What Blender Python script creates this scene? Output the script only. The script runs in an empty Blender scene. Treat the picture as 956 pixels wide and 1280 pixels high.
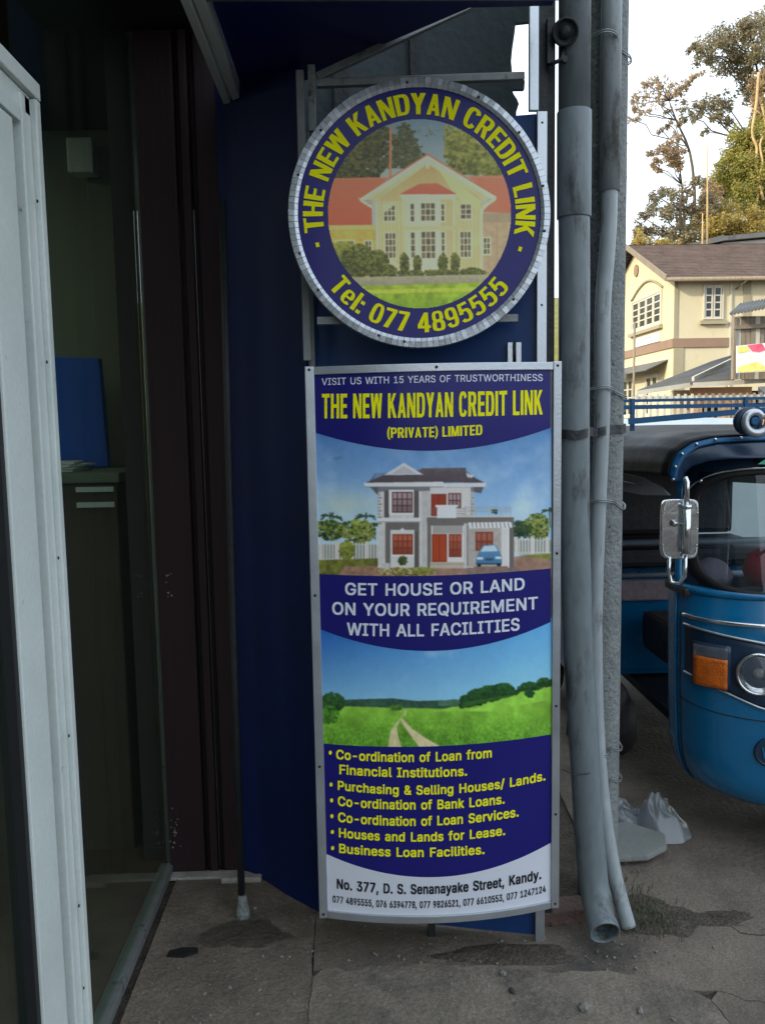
import bpy, bmesh, math, random, os
import numpy as np
from mathutils import Vector, Matrix, noise as mnoise
random.seed(7); RNG = np.random.default_rng(7)
S = bpy.context.scene; COL = S.collection
PI = math.pi
# ------------------------------------------------------------------ camera, world, sun, exposure
EYE = Vector((0, 0, 1.58))
RM = [[0.99936148, -0.020546, 0.02923181], [-0.03123841, -0.10530163, 0.99394956], [-0.01734353, -0.99422806, -0.10587621]]
cam = bpy.data.cameras.new('camera'); co = bpy.data.objects.new('camera', cam); COL.objects.link(co)
cam.sensor_fit = 'HORIZONTAL'; cam.sensor_width = 36; cam.lens = 39.54; cam.clip_start = .05; cam.clip_end = 3000
mm = Matrix(((RM[0][0], -RM[0][1], -RM[0][2], 0), (RM[1][0], -RM[1][1], -RM[1][2], 0), (RM[2][0], -RM[2][1], -RM[2][2], 1.58), (0, 0, 0, 1)))
co.matrix_world = mm; S.camera = co
SUN_ELEV = math.radians(21); SUN_AZ = math.radians(244)          # azimuth clockwise from +y: low sun, left and a little behind
w = bpy.data.worlds.new('World'); S.world = w; w.use_nodes = True
nt = w.node_tree; sky = nt.nodes.new('ShaderNodeTexSky'); sky.sky_type = 'NISHITA'; sky.sun_disc = False
sky.sun_elevation = SUN_ELEV; sky.sun_rotation = SUN_AZ; sky.air_density = 1.6; sky.dust_density = 5.0; sky.ozone_density = 1.0
bg = nt.nodes['Background']; bg.inputs[1].default_value = 0.15
veil = nt.nodes.new('ShaderNodeMixRGB'); veil.inputs[0].default_value = .7; veil.inputs[2].default_value = (7.2, 8.1, 9.2, 1)   # thin even high haze
nt.links.new(sky.outputs[0], veil.inputs[1]); nt.links.new(veil.outputs[0], bg.inputs[0])
sl = bpy.data.lights.new('sun', 'SUN'); sl.energy = 2.5; sl.angle = math.radians(.5); sl.color = (1, .88, .70)
so = bpy.data.objects.new('sun', sl); COL.objects.link(so)
sd = Vector((math.sin(SUN_AZ)*math.cos(SUN_ELEV), math.cos(SUN_AZ)*math.cos(SUN_ELEV), math.sin(SUN_ELEV)))
so.rotation_euler = sd.to_track_quat('Z', 'Y').to_euler()
S.view_settings.view_transform = 'Standard'; S.view_settings.look = 'None'; S.view_settings.gamma = 1
S.view_settings.exposure = 0.72

# ------------------------------------------------------------------ helpers
def lin(c): return tuple((v/255/12.92 if v/255 <= .04045 else ((v/255+.055)/1.055)**2.4) for v in c)
MATS = {}
def mat(name, c, rough=.6, metal=0., n=(6., .15), bump=(40., .1), coat=0., spots=None, grain=None, detail=6, stretch=None, spec=None):
    """procedural material; c = sRGB 0-255, n = (noise scale, relative variation)"""
    if name in MATS: return MATS[name]
    m = bpy.data.materials.new(name); m.use_nodes = True; t = m.node_tree; L = t.links.new
    b = t.nodes['Principled BSDF']; c = lin(c)
    tc = t.nodes.new('ShaderNodeTexCoord'); src = tc.outputs['Object']
    if stretch:
        mp = t.nodes.new('ShaderNodeMapping'); mp.inputs['Scale'].default_value = stretch; L(src, mp.inputs[0]); src = mp.outputs[0]
    nz = t.nodes.new('ShaderNodeTexNoise'); nz.inputs['Scale'].default_value = n[0]; nz.inputs['Detail'].default_value = detail
    nz.inputs['Roughness'].default_value = .65; L(src, nz.inputs['Vector'])
    cr = t.nodes.new('ShaderNodeValToRGB'); L(nz.outputs['Fac'], cr.inputs[0]); e = cr.color_ramp.elements
    e[0].position = .3; e[1].position = .7
    e[0].color = tuple(max(0, v*(1-n[1])) for v in c)+(1,); e[1].color = tuple(min(1, v*(1+n[1])) for v in c)+(1,)
    out = cr.outputs[0]
    if spots:                                              # (scale, threshold, colour, softness): stains and wear
        n2 = t.nodes.new('ShaderNodeTexNoise'); n2.inputs['Scale'].default_value = spots[0]; n2.inputs['Detail'].default_value = 7
        n2.inputs['Roughness'].default_value = .7; L(src, n2.inputs['Vector'])
        mr = t.nodes.new('ShaderNodeMapRange'); mr.inputs['From Min'].default_value = spots[1]; mr.inputs['From Max'].default_value = spots[1]+spots[3]
        L(n2.outputs['Fac'], mr.inputs['Value'])
        mx = t.nodes.new('ShaderNodeMixRGB'); L(mr.outputs[0], mx.inputs[0]); L(out, mx.inputs[1]); mx.inputs[2].default_value = lin(spots[2])+(1,)
        out = mx.outputs[0]
    if grain:                                              # (scale, strength): fine speckle of sand and dust
        n4 = t.nodes.new('ShaderNodeTexNoise'); n4.inputs['Scale'].default_value = grain[0]; n4.inputs['Detail'].default_value = 3; L(src, n4.inputs['Vector'])
        m4 = t.nodes.new('ShaderNodeMapRange'); L(n4.outputs['Fac'], m4.inputs['Value']); m4.inputs['From Min'].default_value = .3; m4.inputs['From Max'].default_value = .7; m4.inputs['To Min'].default_value = 1-grain[1]; m4.inputs['To Max'].default_value = 1+grain[1]
        v4 = t.nodes.new('ShaderNodeVectorMath'); v4.operation = 'SCALE'; L(out, v4.inputs[0]); L(m4.outputs[0], v4.inputs['Scale']); out = v4.outputs[0]
    L(out, b.inputs['Base Color']); b.inputs['Metallic'].default_value = metal
    r = t.nodes.new('ShaderNodeMapRange'); L(nz.outputs['Fac'], r.inputs['Value'])
    r.inputs['To Min'].default_value = max(.02, rough-.1); r.inputs['To Max'].default_value = min(1, rough+.12); L(r.outputs[0], b.inputs['Roughness'])
    if coat: b.inputs['Coat Weight'].default_value = coat; b.inputs['Coat Roughness'].default_value = .08
    if spec is not None: b.inputs['Specular IOR Level'].default_value = spec
    if bump[1]:
        n3 = t.nodes.new('ShaderNodeTexNoise'); n3.inputs['Scale'].default_value = bump[0]; n3.inputs['Detail'].default_value = 5; L(src, n3.inputs['Vector'])
        bp = t.nodes.new('ShaderNodeBump'); bp.inputs['Strength'].default_value = bump[1]; bp.inputs['Distance'].default_value = .02
        L(n3.outputs['Fac'], bp.inputs['Height']); L(bp.outputs[0], b.inputs['Normal'])
    MATS[name] = m; return m
def glass_mat(name, tint=(.75, .85, .8), alpha_mix=.35, body=(20, 30, 28), rough=.03, gloss=.6):
    """thin tinted pane: part clear, part dark body, glossy skin"""
    m = bpy.data.materials.new(name); m.use_nodes = True; t = m.node_tree; L = t.links.new
    b = t.nodes['Principled BSDF']; b.inputs['Base Color'].default_value = lin(body)+(1,); b.inputs['Roughness'].default_value = rough
    tr = t.nodes.new('ShaderNodeBsdfTransparent'); tr.inputs[0].default_value = tint+(1,)
    gl = t.nodes.new('ShaderNodeBsdfGlossy'); gl.inputs['Roughness'].default_value = rough
    lw_ = t.nodes.new('ShaderNodeLayerWeight'); lw_.inputs['Blend'].default_value = .5
    pw_ = t.nodes.new('ShaderNodeMath'); pw_.operation = 'POWER'; L(lw_.outputs['Facing'], pw_.inputs[0]); pw_.inputs[1].default_value = 4.
    fr = t.nodes.new('ShaderNodeMath'); fr.operation = 'MULTIPLY_ADD'; L(pw_.outputs[0], fr.inputs[0]); fr.inputs[1].default_value = gloss; fr.inputs[2].default_value = .04
    nz = t.nodes.new('ShaderNodeTexNoise'); nz.inputs['Scale'].default_value = 3; nz.inputs['Detail'].default_value = 4
    tc = t.nodes.new('ShaderNodeTexCoord'); L(tc.outputs['Object'], nz.inputs['Vector'])
    mr = t.nodes.new('ShaderNodeMapRange'); L(nz.outputs['Fac'], mr.inputs['Value']); mr.inputs['To Min'].default_value = alpha_mix*.6; mr.inputs['To Max'].default_value = alpha_mix*1.4
    m1 = t.nodes.new('ShaderNodeMixShader'); L(mr.outputs[0], m1.inputs[0]); L(tr.outputs[0], m1.inputs[1]); L(b.outputs[0], m1.inputs[2])
    m2 = t.nodes.new('ShaderNodeMixShader'); L(fr.outputs[0], m2.inputs[0]); L(m1.outputs[0], m2.inputs[1]); L(gl.outputs[0], m2.inputs[2])
    L(m2.outputs[0], t.nodes['Material Output'].inputs[0]); MATS[name] = m; return m
BASE = {}
def origin(p):
    return BASE.get(p.name, Vector((0, 0, 0))) if p else Vector((0, 0, 0))
def tag(o, label=None, cat=None, group=None, kind=None):
    if label: o['label'] = label
    if cat: o['category'] = cat
    if group: o['group'] = group
    if kind: o['kind'] = kind
    return o
def thing(name, loc, label, cat, group=None):
    o = bpy.data.objects.new(name, None); o.empty_display_size = .1; COL.objects.link(o); o.location = loc; BASE[o.name] = Vector(loc)
    return tag(o, label, cat, group)
class M:
    """collects shapes in world coordinates, then links them as one mesh object"""
    def __init__(s): s.v = []; s.f = []; s.sm = []
    def add(s, vs, fs, smooth=False):
        n = len(s.v); s.v += [tuple(v) for v in vs]; s.f += [tuple(i+n for i in f) for f in fs]; s.sm += [smooth]*len(fs); return s
    def box(s, c, d, rz=0, rx=0, ry=0):
        x, y, z = [k/2 for k in d]; R = Matrix.Rotation(rz, 3, 'Z') @ Matrix.Rotation(rx, 3, 'X') @ Matrix.Rotation(ry, 3, 'Y')
        vs = [Vector(c)+R @ Vector((a*x, b*y, e*z)) for e in (-1, 1) for b in (-1, 1) for a in (-1, 1)]
        return s.add(vs, [(0, 2, 3, 1), (4, 5, 7, 6), (0, 1, 5, 4), (2, 6, 7, 3), (0, 4, 6, 2), (1, 3, 7, 5)])
    def b2(s, x0, x1, y0, y1, z0, z1): return s.box(((x0+x1)/2, (y0+y1)/2, (z0+z1)/2), (x1-x0, y1-y0, z1-z0))
    def bar(s, a, b, wd, th, up=(0, 0, 1)):
        a, b = Vector(a), Vector(b); d = (b-a).normalized(); u = Vector(up); sd_ = d.cross(u)
        if sd_.length < 1e-4: sd_ = d.cross(Vector((0, 1, 0)))
        sd_.normalize(); u = sd_.cross(d)
        vs = [p+sd_*(i*wd/2)+u*(j*th/2) for p in (a, b) for i, j in ((-1, -1), (1, -1), (1, 1), (-1, 1))]
        return s.add(vs, [(0, 1, 2, 3), (7, 6, 5, 4), (0, 4, 5, 1), (1, 5, 6, 2), (2, 6, 7, 3), (3, 7, 4, 0)])
    def tube(s, pts, r, n=16, cap=True, hollow=0):
        pts = [Vector(p) for p in pts]; rs = r if isinstance(r, (list, tuple)) else [r]*len(pts)
        vs = []; u = None
        for i, p in enumerate(pts):
            d = (pts[min(i+1, len(pts)-1)]-pts[max(i-1, 0)]).normalized()
            if u is None: u = d.orthogonal().normalized()
            u = (u-d*u.dot(d)).normalized(); v = d.cross(u)
            vs += [p+(u*math.cos(k*2*PI/n)+v*math.sin(k*2*PI/n))*rs[i] for k in range(n)]
        fs = [(i*n+k, i*n+(k+1) % n, (i+1)*n+(k+1) % n, (i+1)*n+k) for i in range(len(pts)-1) for k in range(n)]
        s.add(vs, fs, True)
        if cap: s.add(vs[:n], [tuple(range(n))[::-1]]); s.add(vs[-n:], [tuple(range(n))])
        return s
    def prism(s, poly, d, smooth=False):
        """poly: planar 3D points, d: extrusion vector"""
        n = len(poly); p = [Vector(q) for q in poly]; d = Vector(d)
        return s.add(p+[q+d for q in p], [tuple(range(n))[::-1], tuple(range(n, 2*n))]+[(i, (i+1) % n, n+(i+1) % n, n+i) for i in range(n)], smooth)
    def grid(s, fn, nu, nv, smooth=True, closeu=False):
        vs = [fn(i/nu, j/nv) for j in range(nv+1) for i in range(nu+1)]
        return s.add(vs, [(j*(nu+1)+i, j*(nu+1)+i+1, (j+1)*(nu+1)+i+1, (j+1)*(nu+1)+i) for j in range(nv) for i in range(nu)], smooth)
    def lathe(s, c, prof, axis=(0, 0, 1), n=24, cap=True):
        ax = Vector(axis).normalized(); u = ax.orthogonal().normalized(); v = ax.cross(u); c = Vector(c); vs = []
        for r, h in prof: vs += [c+ax*h+(u*math.cos(k*2*PI/n)+v*math.sin(k*2*PI/n))*r for k in range(n)]
        fs = [(i*n+k, i*n+(k+1) % n, (i+1)*n+(k+1) % n, (i+1)*n+k) for i in range(len(prof)-1) for k in range(n)]
        s.add(vs, fs, True)
        if cap:
            if prof[0][0] > 1e-5: s.add(vs[:n], [tuple(range(n))[::-1]])
            if prof[-1][0] > 1e-5: s.add(vs[-n:], [tuple(range(n))])
        return s
    def build(s, name, m, parent=None, bevel=0, solid=0, kind=None, seg=2, label=None):
        me = bpy.data.meshes.new(name); o0 = origin(parent)
        me.from_pydata([tuple(Vector(v)-o0) for v in s.v], [], s.f)
        me.polygons.foreach_set('use_smooth', s.sm)
        bm = bmesh.new(); bm.from_mesh(me); bmesh.ops.remove_doubles(bm, verts=bm.verts, dist=1e-6)
        bmesh.ops.recalc_face_normals(bm, faces=bm.faces)
        if bevel:
            es = [e for e in bm.edges if len(e.link_faces) == 2 and e.calc_face_angle(0) > .6]
            bmesh.ops.bevel(bm, geom=es, offset=bevel, segments=seg, affect='EDGES', profile=.6, clamp_overlap=True)
        bm.to_mesh(me); bm.free()
        if isinstance(m, str): m = MATS[m]
        me.materials.append(m); o = bpy.data.objects.new(name, me); COL.objects.link(o)
        if parent: o.parent = parent; BASE[o.name] = o0
        if solid: md = o.modifiers.new('solid', 'SOLIDIFY'); md.thickness = solid
        if kind: o['kind'] = kind
        if label: o['label'] = label
        return o
def single(mb, name, m, loc, label, cat, group=None, **k):
    """a thing that is one mesh, origin at its base"""
    mb.v = [tuple(Vector(v)-Vector(loc)) for v in mb.v]
    o = mb.build(name, m, None, **k); o.location = loc; BASE[o.name] = Vector(loc)
    return tag(o, label, cat, group)
def at(px, py, Y):
    """point at depth Y (metres along the street) seen at a spot of the reference picture"""
    r = Vector((px-478, py-640, 1050)); v = Vector([sum(RM[i][j]*r[j] for j in range(3)) for i in range(3)])
    return EYE+v*(Y/v.y)
def fbm2(h, wd, scale, seed, octaves=5, persist=.55):
    rg = np.random.default_rng(seed); out = np.zeros((h, wd)); amp = 1; tot = 0
    for o in range(octaves):
        sc = scale/2**o
        gh, gw = int(h/sc)+3, int(wd/sc)+3; g = rg.random((gh, gw))
        y = np.arange(h)/sc; x = np.arange(wd)/sc; yi = y.astype(int); xi = x.astype(int)
        fy = (y-yi)[:, None]; fx = (x-xi)[None]; fy = fy*fy*(3-2*fy); fx = fx*fx*(3-2*fx)
        a = g[np.ix_(yi, xi)]*(1-fx)+g[np.ix_(yi, xi+1)]*fx; b = g[np.ix_(yi+1, xi)]*(1-fx)+g[np.ix_(yi+1, xi+1)]*fx
        out += amp*(a*(1-fy)+b*fy); tot += amp; amp *= persist
        if sc < 2: break
    return out/tot

# ------------------------------------------------------------------ materials
mat('concrete', (108, 98, 87), .85, grain=(160, .35), n=(3.2, .38), bump=(45, .35), spots=(2.2, .5, (60, 57, 54), .22), detail=10)
mat('concrete_pale', (114, 105, 94), .85, grain=(160, .3), n=(4, .34), bump=(60, .35), spots=(3.1, .52, (72, 69, 65), .2), detail=10)
mat('soil', (78, 70, 61), .95, grain=(120, .4), n=(20, .4), bump=(80, .8))
mat('pole_concrete', (120, 125, 124), .85, grain=(140, .25), n=(14, .2), bump=(70, .5), spots=(30, .62, (60, 62, 62), .05))
mat('white_alu', (200, 208, 204), .38, n=(3, .08), bump=(120, .05), spots=(22, .66, (120, 122, 114), .08), grain=(90, .04))
mat('alu', (188, 194, 200), .32, .75, n=(12, .08), bump=(120, .05), spots=(24, .68, (120, 120, 118), .06))
mat('alu_dull', (128, 132, 132), .5, .5, n=(20, .15), bump=(120, .1), spots=(18, .6, (74, 72, 68), .08))
mat('black_rubber', (24, 25, 27), .6, n=(30, .1), bump=(200, .05))
mat('maroon', (42, 30, 33), .6, spec=.2, n=(5, .18), bump=(50, .12), stretch=(1, 1, .15), spots=(14, .68, (120, 104, 96), .03))
mat('maroon_dark', (24, 18, 20), .6, spec=.2, n=(5, .18), bump=(50, .12), stretch=(1, 1, .15))
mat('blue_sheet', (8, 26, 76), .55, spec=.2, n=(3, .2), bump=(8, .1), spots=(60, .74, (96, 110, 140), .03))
mat('blue_panel', (30, 62, 116), .35, n=(3, .16), bump=(6, .08), stretch=(1, 1, .3), spots=(26, .7, (14, 26, 52), .05))
mat('blue_soffit', (10, 26, 92), .5, n=(2, .1), bump=(10, .05))
mat('dark_steel', (38, 42, 46), .55, .3, n=(16, .25), bump=(80, .2))
mat('dark_sheet', (44, 56, 60), .6, .2, n=(5, .25), bump=(30, .2), spots=(9, .6, (60, 44, 34), .1))
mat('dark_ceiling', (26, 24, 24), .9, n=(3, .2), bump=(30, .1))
mat('grey_pvc', (110, 120, 124), .45, grain=(50, .12), n=(5, .1), bump=(30, .05), stretch=(1, 1, .3), spots=(9, .54, (66, 70, 70), .1))
mat('pale_pvc', (150, 158, 161), .42, grain=(50, .1), n=(6, .1), bump=(30, .08), stretch=(1, 1, .3), spots=(12, .55, (96, 98, 95), .1))
mat('tape', (38, 42, 46), .5, n=(20, .1), bump=(60, .2))
mat('wire', (150, 155, 158), .4, .8, n=(30, .2), bump=(0, 0))
mat('plastic_bag', (140, 146, 150), .3, n=(20, .1), bump=(60, .4))
mat('foam_board', (118, 122, 118), .7, n=(10, .12), bump=(60, .3))
mat('brick_mat', (98, 78, 71), .9, n=(14, .25), bump=(80, .6))
mat('stone', (124, 121, 116), .85, n=(20, .25), bump=(60, .6))
mat('cement', (150, 146, 140), .85, n=(20, .2), bump=(60, .6))
mat('wet', (76, 69, 61), .6, grain=(120, .3), n=(12, .3), bump=(60, .4))
mat('grass_blade', (66, 78, 46), .7, n=(20, .3), bump=(0, 0))
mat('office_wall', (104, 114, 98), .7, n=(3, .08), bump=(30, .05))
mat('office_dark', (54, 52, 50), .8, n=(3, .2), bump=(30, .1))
mat('office_brown', (78, 62, 50), .7, n=(3, .2), bump=(30, .1))
mat('blue_file', (18, 84, 190), .45, n=(6, .08), bump=(0, 0))
mat('paper', (215, 218, 216), .7, n=(10, .05), bump=(0, 0))
mat('print_blue', (30, 28, 112), .35, n=(2, .05), bump=(5, .015), coat=.12, spec=.25)
mat('print_white', (214, 218, 228), .3, n=(2, .04), bump=(5, .015), coat=.12, spec=.3)
mat('ink_yellow', (252, 246, 6), .6, spec=.15, n=(8, .04), bump=(0, 0))
mat('ink_white', (224, 230, 240), .4, n=(8, .03), bump=(0, 0))
mat('ink_black', (28, 28, 40), .4, n=(8, .1), bump=(0, 0))
mat('tuk_blue', (0, 106, 154), .26, grain=(70, .05), spots=(6, .66, (24, 84, 118), .1), n=(3, .1), bump=(90, .01), coat=.6)
mat('tuk_navy', (20, 48, 74), .4, n=(4, .1), bump=(60, .05), coat=.2)
mat('hood_vinyl', (9, 11, 12), .5, spec=.22, n=(8, .15), bump=(18, .12))
mat('chrome', (215, 218, 220), .14, 1., n=(14, .06), bump=(60, .04))
mat('amber', (216, 104, 10), .18, n=(30, .3), bump=(160, .4), coat=.6)
mat('tyre', (28, 28, 30), .85, n=(20, .1), bump=(80, .2))
mat('seat_vinyl', (40, 34, 36), .5, n=(8, .2), bump=(20, .2))
mat('red_cloth', (206, 20, 40), .7, n=(10, .2), bump=(40, .3))
mat('pale_pink', (150, 130, 134), .7, n=(14, .2), bump=(40, .3))  # cloth on the dashboard, also the painted reflection in the cabin
mat('rack_blue', (16, 84, 128), .4, .2, n=(14, .15), bump=(60, .05))
mat('green_sticker', (20, 150, 110), .4, n=(10, .05), bump=(0, 0))
mat('grey_trim', (150, 158, 164), .4, n=(6, .1), bump=(20, .1))
mat('house_cream', (204, 194, 162), .85, n=(.6, .06), bump=(3, .1), spots=(.7, .62, (190, 178, 136), .2))
mat('house_band', (142, 118, 100), .85, n=(1, .1), bump=(3, .1))
mat('house_trim', (196, 192, 176), .8, n=(1, .06), bump=(0, 0))
mat('house_tan', (156, 148, 122), .85, n=(1, .08), bump=(3, .1))
mat('win_dark', (40, 44, 48), .15, n=(2, .3), bump=(0, 0))
mat('tile_roof', (100, 86, 80), .9, n=(1.4, .3), bump=(5, .8), spots=(1.8, .58, (70, 54, 50), .15))
mat('zinc', (104, 105, 103), .6, .2, n=(1.5, .2), bump=(4, .2), spots=(1, .6, (96, 84, 76), .2))
mat('fascia', (186, 184, 172), .8, n=(2, .1), bump=(0, 0))
mat('timber_grey', (134, 124, 108), .9, n=(3, .25), bump=(8, .4), stretch=(4, 4, .6))
mat('orange_wall', (206, 158, 114), .85, n=(1, .1), bump=(0, 0))
mat('bark_pale', (188, 162, 116), .9, n=(3, .25), bump=(6, .5))
mat('bark_dark', (92, 80, 66), .9, n=(3, .25), bump=(6, .5))
def leafmat(name, c, v=.45):
    m = mat(name, c, .7, n=(.9, v), bump=(0, 0)); b = m.node_tree.nodes['Principled BSDF']
    t = m.node_tree; tr = t.nodes.new('ShaderNodeBsdfTranslucent'); tr.inputs[0].default_value = tuple(x*1.2 for x in lin(c))+(1,)
    mx = t.nodes.new('ShaderNodeMixShader'); mx.inputs[0].default_value = .35; t.links.new(b.outputs[0], mx.inputs[1]); t.links.new(tr.outputs[0], mx.inputs[2])
    t.links.new(mx.outputs[0], t.nodes['Material Output'].inputs[0]); return m
leafmat('leaf_dark', (136, 128, 102)); leafmat('leaf_olive', (166, 148, 82)); leafmat('leaf_green', (150, 146, 74)); leafmat('leaf_rust', (160, 138, 106))  # foliage lightened, the pale of distance haze put into its colours
glass_mat('shop_glass', (.84, .93, .89), .07, (64, 84, 74), gloss=.42); glass_mat('screen_glass', (.62, .72, .78), .16, (40, 58, 70), gloss=.9); glass_mat('lamp_glass', (.95, .95, .95), .1, (200, 205, 210))
def attr_mat(name, rough=.3):
    m = bpy.data.materials.new(name); m.use_nodes = True; t = m.node_tree; b = t.nodes['Principled BSDF']
    a = t.nodes.new('ShaderNodeAttribute'); a.attribute_name = 'ink'; t.links.new(a.outputs[0], b.inputs['Base Color'])
    b.inputs['Roughness'].default_value = rough; b.inputs['Coat Weight'].default_value = .06; b.inputs['Coat Roughness'].default_value = .12; b.inputs['Specular IOR Level'].default_value = .25; MATS[name] = m
attr_mat('print_ink')

# ------------------------------------------------------------------ ground
gm = M()
def gh(x, y):
    return .012*math.sin(x*1.7+.3)*math.cos(y*1.3)
NG = 60
gs = [-2000, -600, -200, -60, -20, -8, -4]+[-2.5+.25*i for i in range(44)]+[10, 16, 30, 80, 300, 2000]
vs = [(x, y, -.012) for y in gs for x in gs]; k = len(gs)
gm.add(vs, [(j*k+i, j*k+i+1, (j+1)*k+i+1, (j+1)*k+i) for j in range(k-1) for i in range(k-1)])
tag(gm.build('ground', 'soil'), kind='structure')
# pavement: cast concrete slabs with broken joints
pav = thing('pavement', (0, 2.4, 0), None, None); pav['kind'] = 'structure'
def rough_line(pts, amp=.006, step=.035, seed=0):
    rg = random.Random(seed); out = []
    for a, b in zip(pts[:-1], pts[1:]):
        a = Vector(a+(0,)); b = Vector(b+(0,)); n = max(1, int((b-a).length/step)); pn = Vector((-(b-a).y, (b-a).x, 0)).normalized()
        for i in range(n):
            q = a+(b-a)*i/n
            if i or out: q = q+pn*rg.uniform(-amp, amp)
            out.append((q.x, q.y))
    out.append(pts[-1]); return out
J1 = rough_line([(-.155, 1.2), (-.158, 2.1), (-.165, 2.62)], .003, .05, 1)                # joint between passage and front slab
J2 = rough_line([(-.157, 2.285), (.2, 2.30), (.45, 2.255), (.657, 2.24), (.80, 2.20), (.929, 2.14), (1.0, 2.12), (1.25, 1.97), (1.6, 1.8), (2.6, 1.6)], .012, .03, 2)
J3 = rough_line([(.929, 2.14), (.945, 2.0), (.96, 1.6), (.97, 1.2)], .008, .03, 3)
J4 = rough_line([(.80, 2.62), (.90, 2.56), (1.016, 2.473), (1.12, 2.50), (1.15, 2.402), (1.3, 2.36), (1.8, 2.45), (2.8, 2.3)], .012, .03, 4)
def slab(poly, z, seed, m='concrete'):
    bm = bmesh.new(); vs = [bm.verts.new((p[0], p[1]-2.4, z)) for p in poly]; f = bm.faces.new(vs)
    bmesh.ops.inset_region(bm, faces=[f], thickness=.004, use_boundary=True)
    for v in vs: v.co.z -= .008
    r = bmesh.ops.extrude_edge_only(bm, edges=[e for e in bm.edges if e.is_boundary])
    for v in r['geom']:
        if isinstance(v, bmesh.types.BMVert): v.co.z = -.03
    bmesh.ops.recalc_face_normals(bm, faces=bm.faces); bmesh.ops.triangulate(bm, faces=[f for f in bm.faces if len(f.verts) > 4])
    me = bpy.data.meshes.new('slab'); bm.to_mesh(me); bm.free(); me.materials.append(MATS[m]); o = bpy.data.objects.new('slab', me); COL.objects.link(o); o.parent = pav; return o
def off(l, dx, dy): return [(x+dx, y+dy) for x, y in l]
slab(off(J1, -.001, 0)+[(-.165, 2.9), (-.66, 2.9), (-.66, 1.2)], .002, 1)
jb = [p for p in J1 if p[1] < 2.28]
slab([(-.154, 1.2)]+off(jb[1:], .001, 0)+off([p for p in J2 if p[0] < .925], 0, -.0015)[1:]+off(J3[1:], -.0015, 0), .004, 2, 'concrete_pale')
slab(off(J3[1:][::-1], .004, 0)+off([p for p in J2 if p[0] >= .925][1:], 0, -.002)+[(2.6, 1.2)], .0, 3)
slab([(-.1625, 2.62), (-.159, 2.4), (-.156, 2.292)]+off(J2[1:], 0, .0015)+off(J4[::-1], 0, -.003)[0:]+[(.76, 2.62)], .0, 4)
slab(off(J4, 0, .003)+[(3.2, 2.6), (3.2, 9.0), (.9, 9.0), (.86, 4)], .001, 5)
road = M(); road.b2(3.3, 12, -3, 26, -.02, .006); tag(road.build('road', 'concrete'), kind='structure')
# soil patches, damp cement, drain
def blob(name, cx, cy, rx, ry, z, m, seed, label, cat, h=.006, n=40, am=.22):
    rg = random.Random(seed); ph = [rg.uniform(0, 6.28) for _ in range(5)]; mb = M()
    def rr(a): return 1+am*(math.sin(2*a+ph[0])*.5+math.sin(3*a+ph[1])*.4+math.sin(5*a+ph[2])*.3+math.sin(9*a+ph[3])*.18)
    def fn(u, v):
        a = u*2*PI; r = rr(a)*v; return (cx+rx*r*math.cos(a), cy+ry*r*math.sin(a), z+h*(1-v**3)+.0015*math.sin(37*u+21*v))
    mb.grid(fn, n, 6); return mb
tag(blob('wet', -.385, 2.475, .13, .085, .001, 'wet', 3, '', '').build('damp_patch', 'wet'), kind='structure')
tag(blob('soil_patch', .42, 2.33, .22, .05, .0, 'soil', 5, '', '', .008).build('soil_patch', 'soil'), kind='structure')
tag(blob('soil_patch', 1.12, 2.475, .10, .05, .0, 'soil', 8, '', '', .005).build('soil_patch', 'soil'), kind='structure')
tag(blob('soil_patch', .92, 2.50, .12, .12, .0, 'soil', 9, '', '', .012).build('soil_patch', 'soil'), kind='structure')
dh = M(); dh.prism([(-.598, 2.372, .0036), (-.545, 2.366, .0036), (-.507, 2.385, .0036), (-.512, 2.408, .0036), (-.56, 2.412, .0036), (-.595, 2.398, .0036)], (0, 0, .004))
single(dh, 'drain_hole_shade', 'black_rubber', (-.55, 2.39, 0), 'small dark sunken drain cover in the passage floor by the shop glass', 'drain')  # dark plate drawn in place of the shade inside a drain hole
# loose stones and grit
gr = M(); rg = random.Random(11)
def pebble(mb, x, y, r, rg, z=.002):
    bm = bmesh.new(); bmesh.ops.create_icosphere(bm, subdivisions=1, radius=1)
    a = rg.uniform(0, 6); sx, sy, sz = r*rg.uniform(.8, 1.3), r*rg.uniform(.6, 1), r*rg.uniform(.4, .8)
    vs = []
    for v in bm.verts:
        k = rg.uniform(.8, 1.15); p = Vector((v.co.x*sx*k, v.co.y*sy*k, v.co.z*sz*k)); p.rotate(Matrix.Rotation(a, 3, 'Z')); vs.append((p.x+x, p.y+y, p.z+z+sz*.5))
    mb.add(vs, [[q.index for q in f.verts] for f in bm.faces]); bm.free()
for i in range(520):
    if i < 380: x, y = rg.gauss(.35, .33), rg.gauss(2.28, .12)
    elif i < 520: x, y = rg.uniform(-.62, -.2), rg.gauss(2.1, .25)
    else: x, y = rg.uniform(.3, 1.6), rg.uniform(1.9, 2.9)
    if x < -.63 or y > 3.2: continue
    pebble(gr, x, y, rg.choice([.0012, .0015, .002, .0025, .004, .0025, .0065]), rg)
tag(gr.build('grit', 'stone'), 'pale grit and crumbs of mortar scattered over the pavement', kind='stuff')
for (x, y, r, lb) in ((.578, 2.083, .021, 'largest pale stone lying on the pavement in front of the grey drainpipe'), (.725, 2.066, .014, 'pale chipped stone on the pavement, last one to the right in front of the pipes'),
                      (.385, 2.235, .014, 'small pale stone just in front of the blue panel foot'), (.80, 2.03, .009, 'tiny pale stone at the very front right of the pavement'), (.40, 2.16, .013, 'dark lump of grit below the banner, between the pale stones')):
    mb = M(); pebble(mb, x, y, r, rg, .004); single(mb, 'stone', 'wet' if 'dark' in lb else 'stone', (x, y, .004), lb, 'stone')
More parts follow.
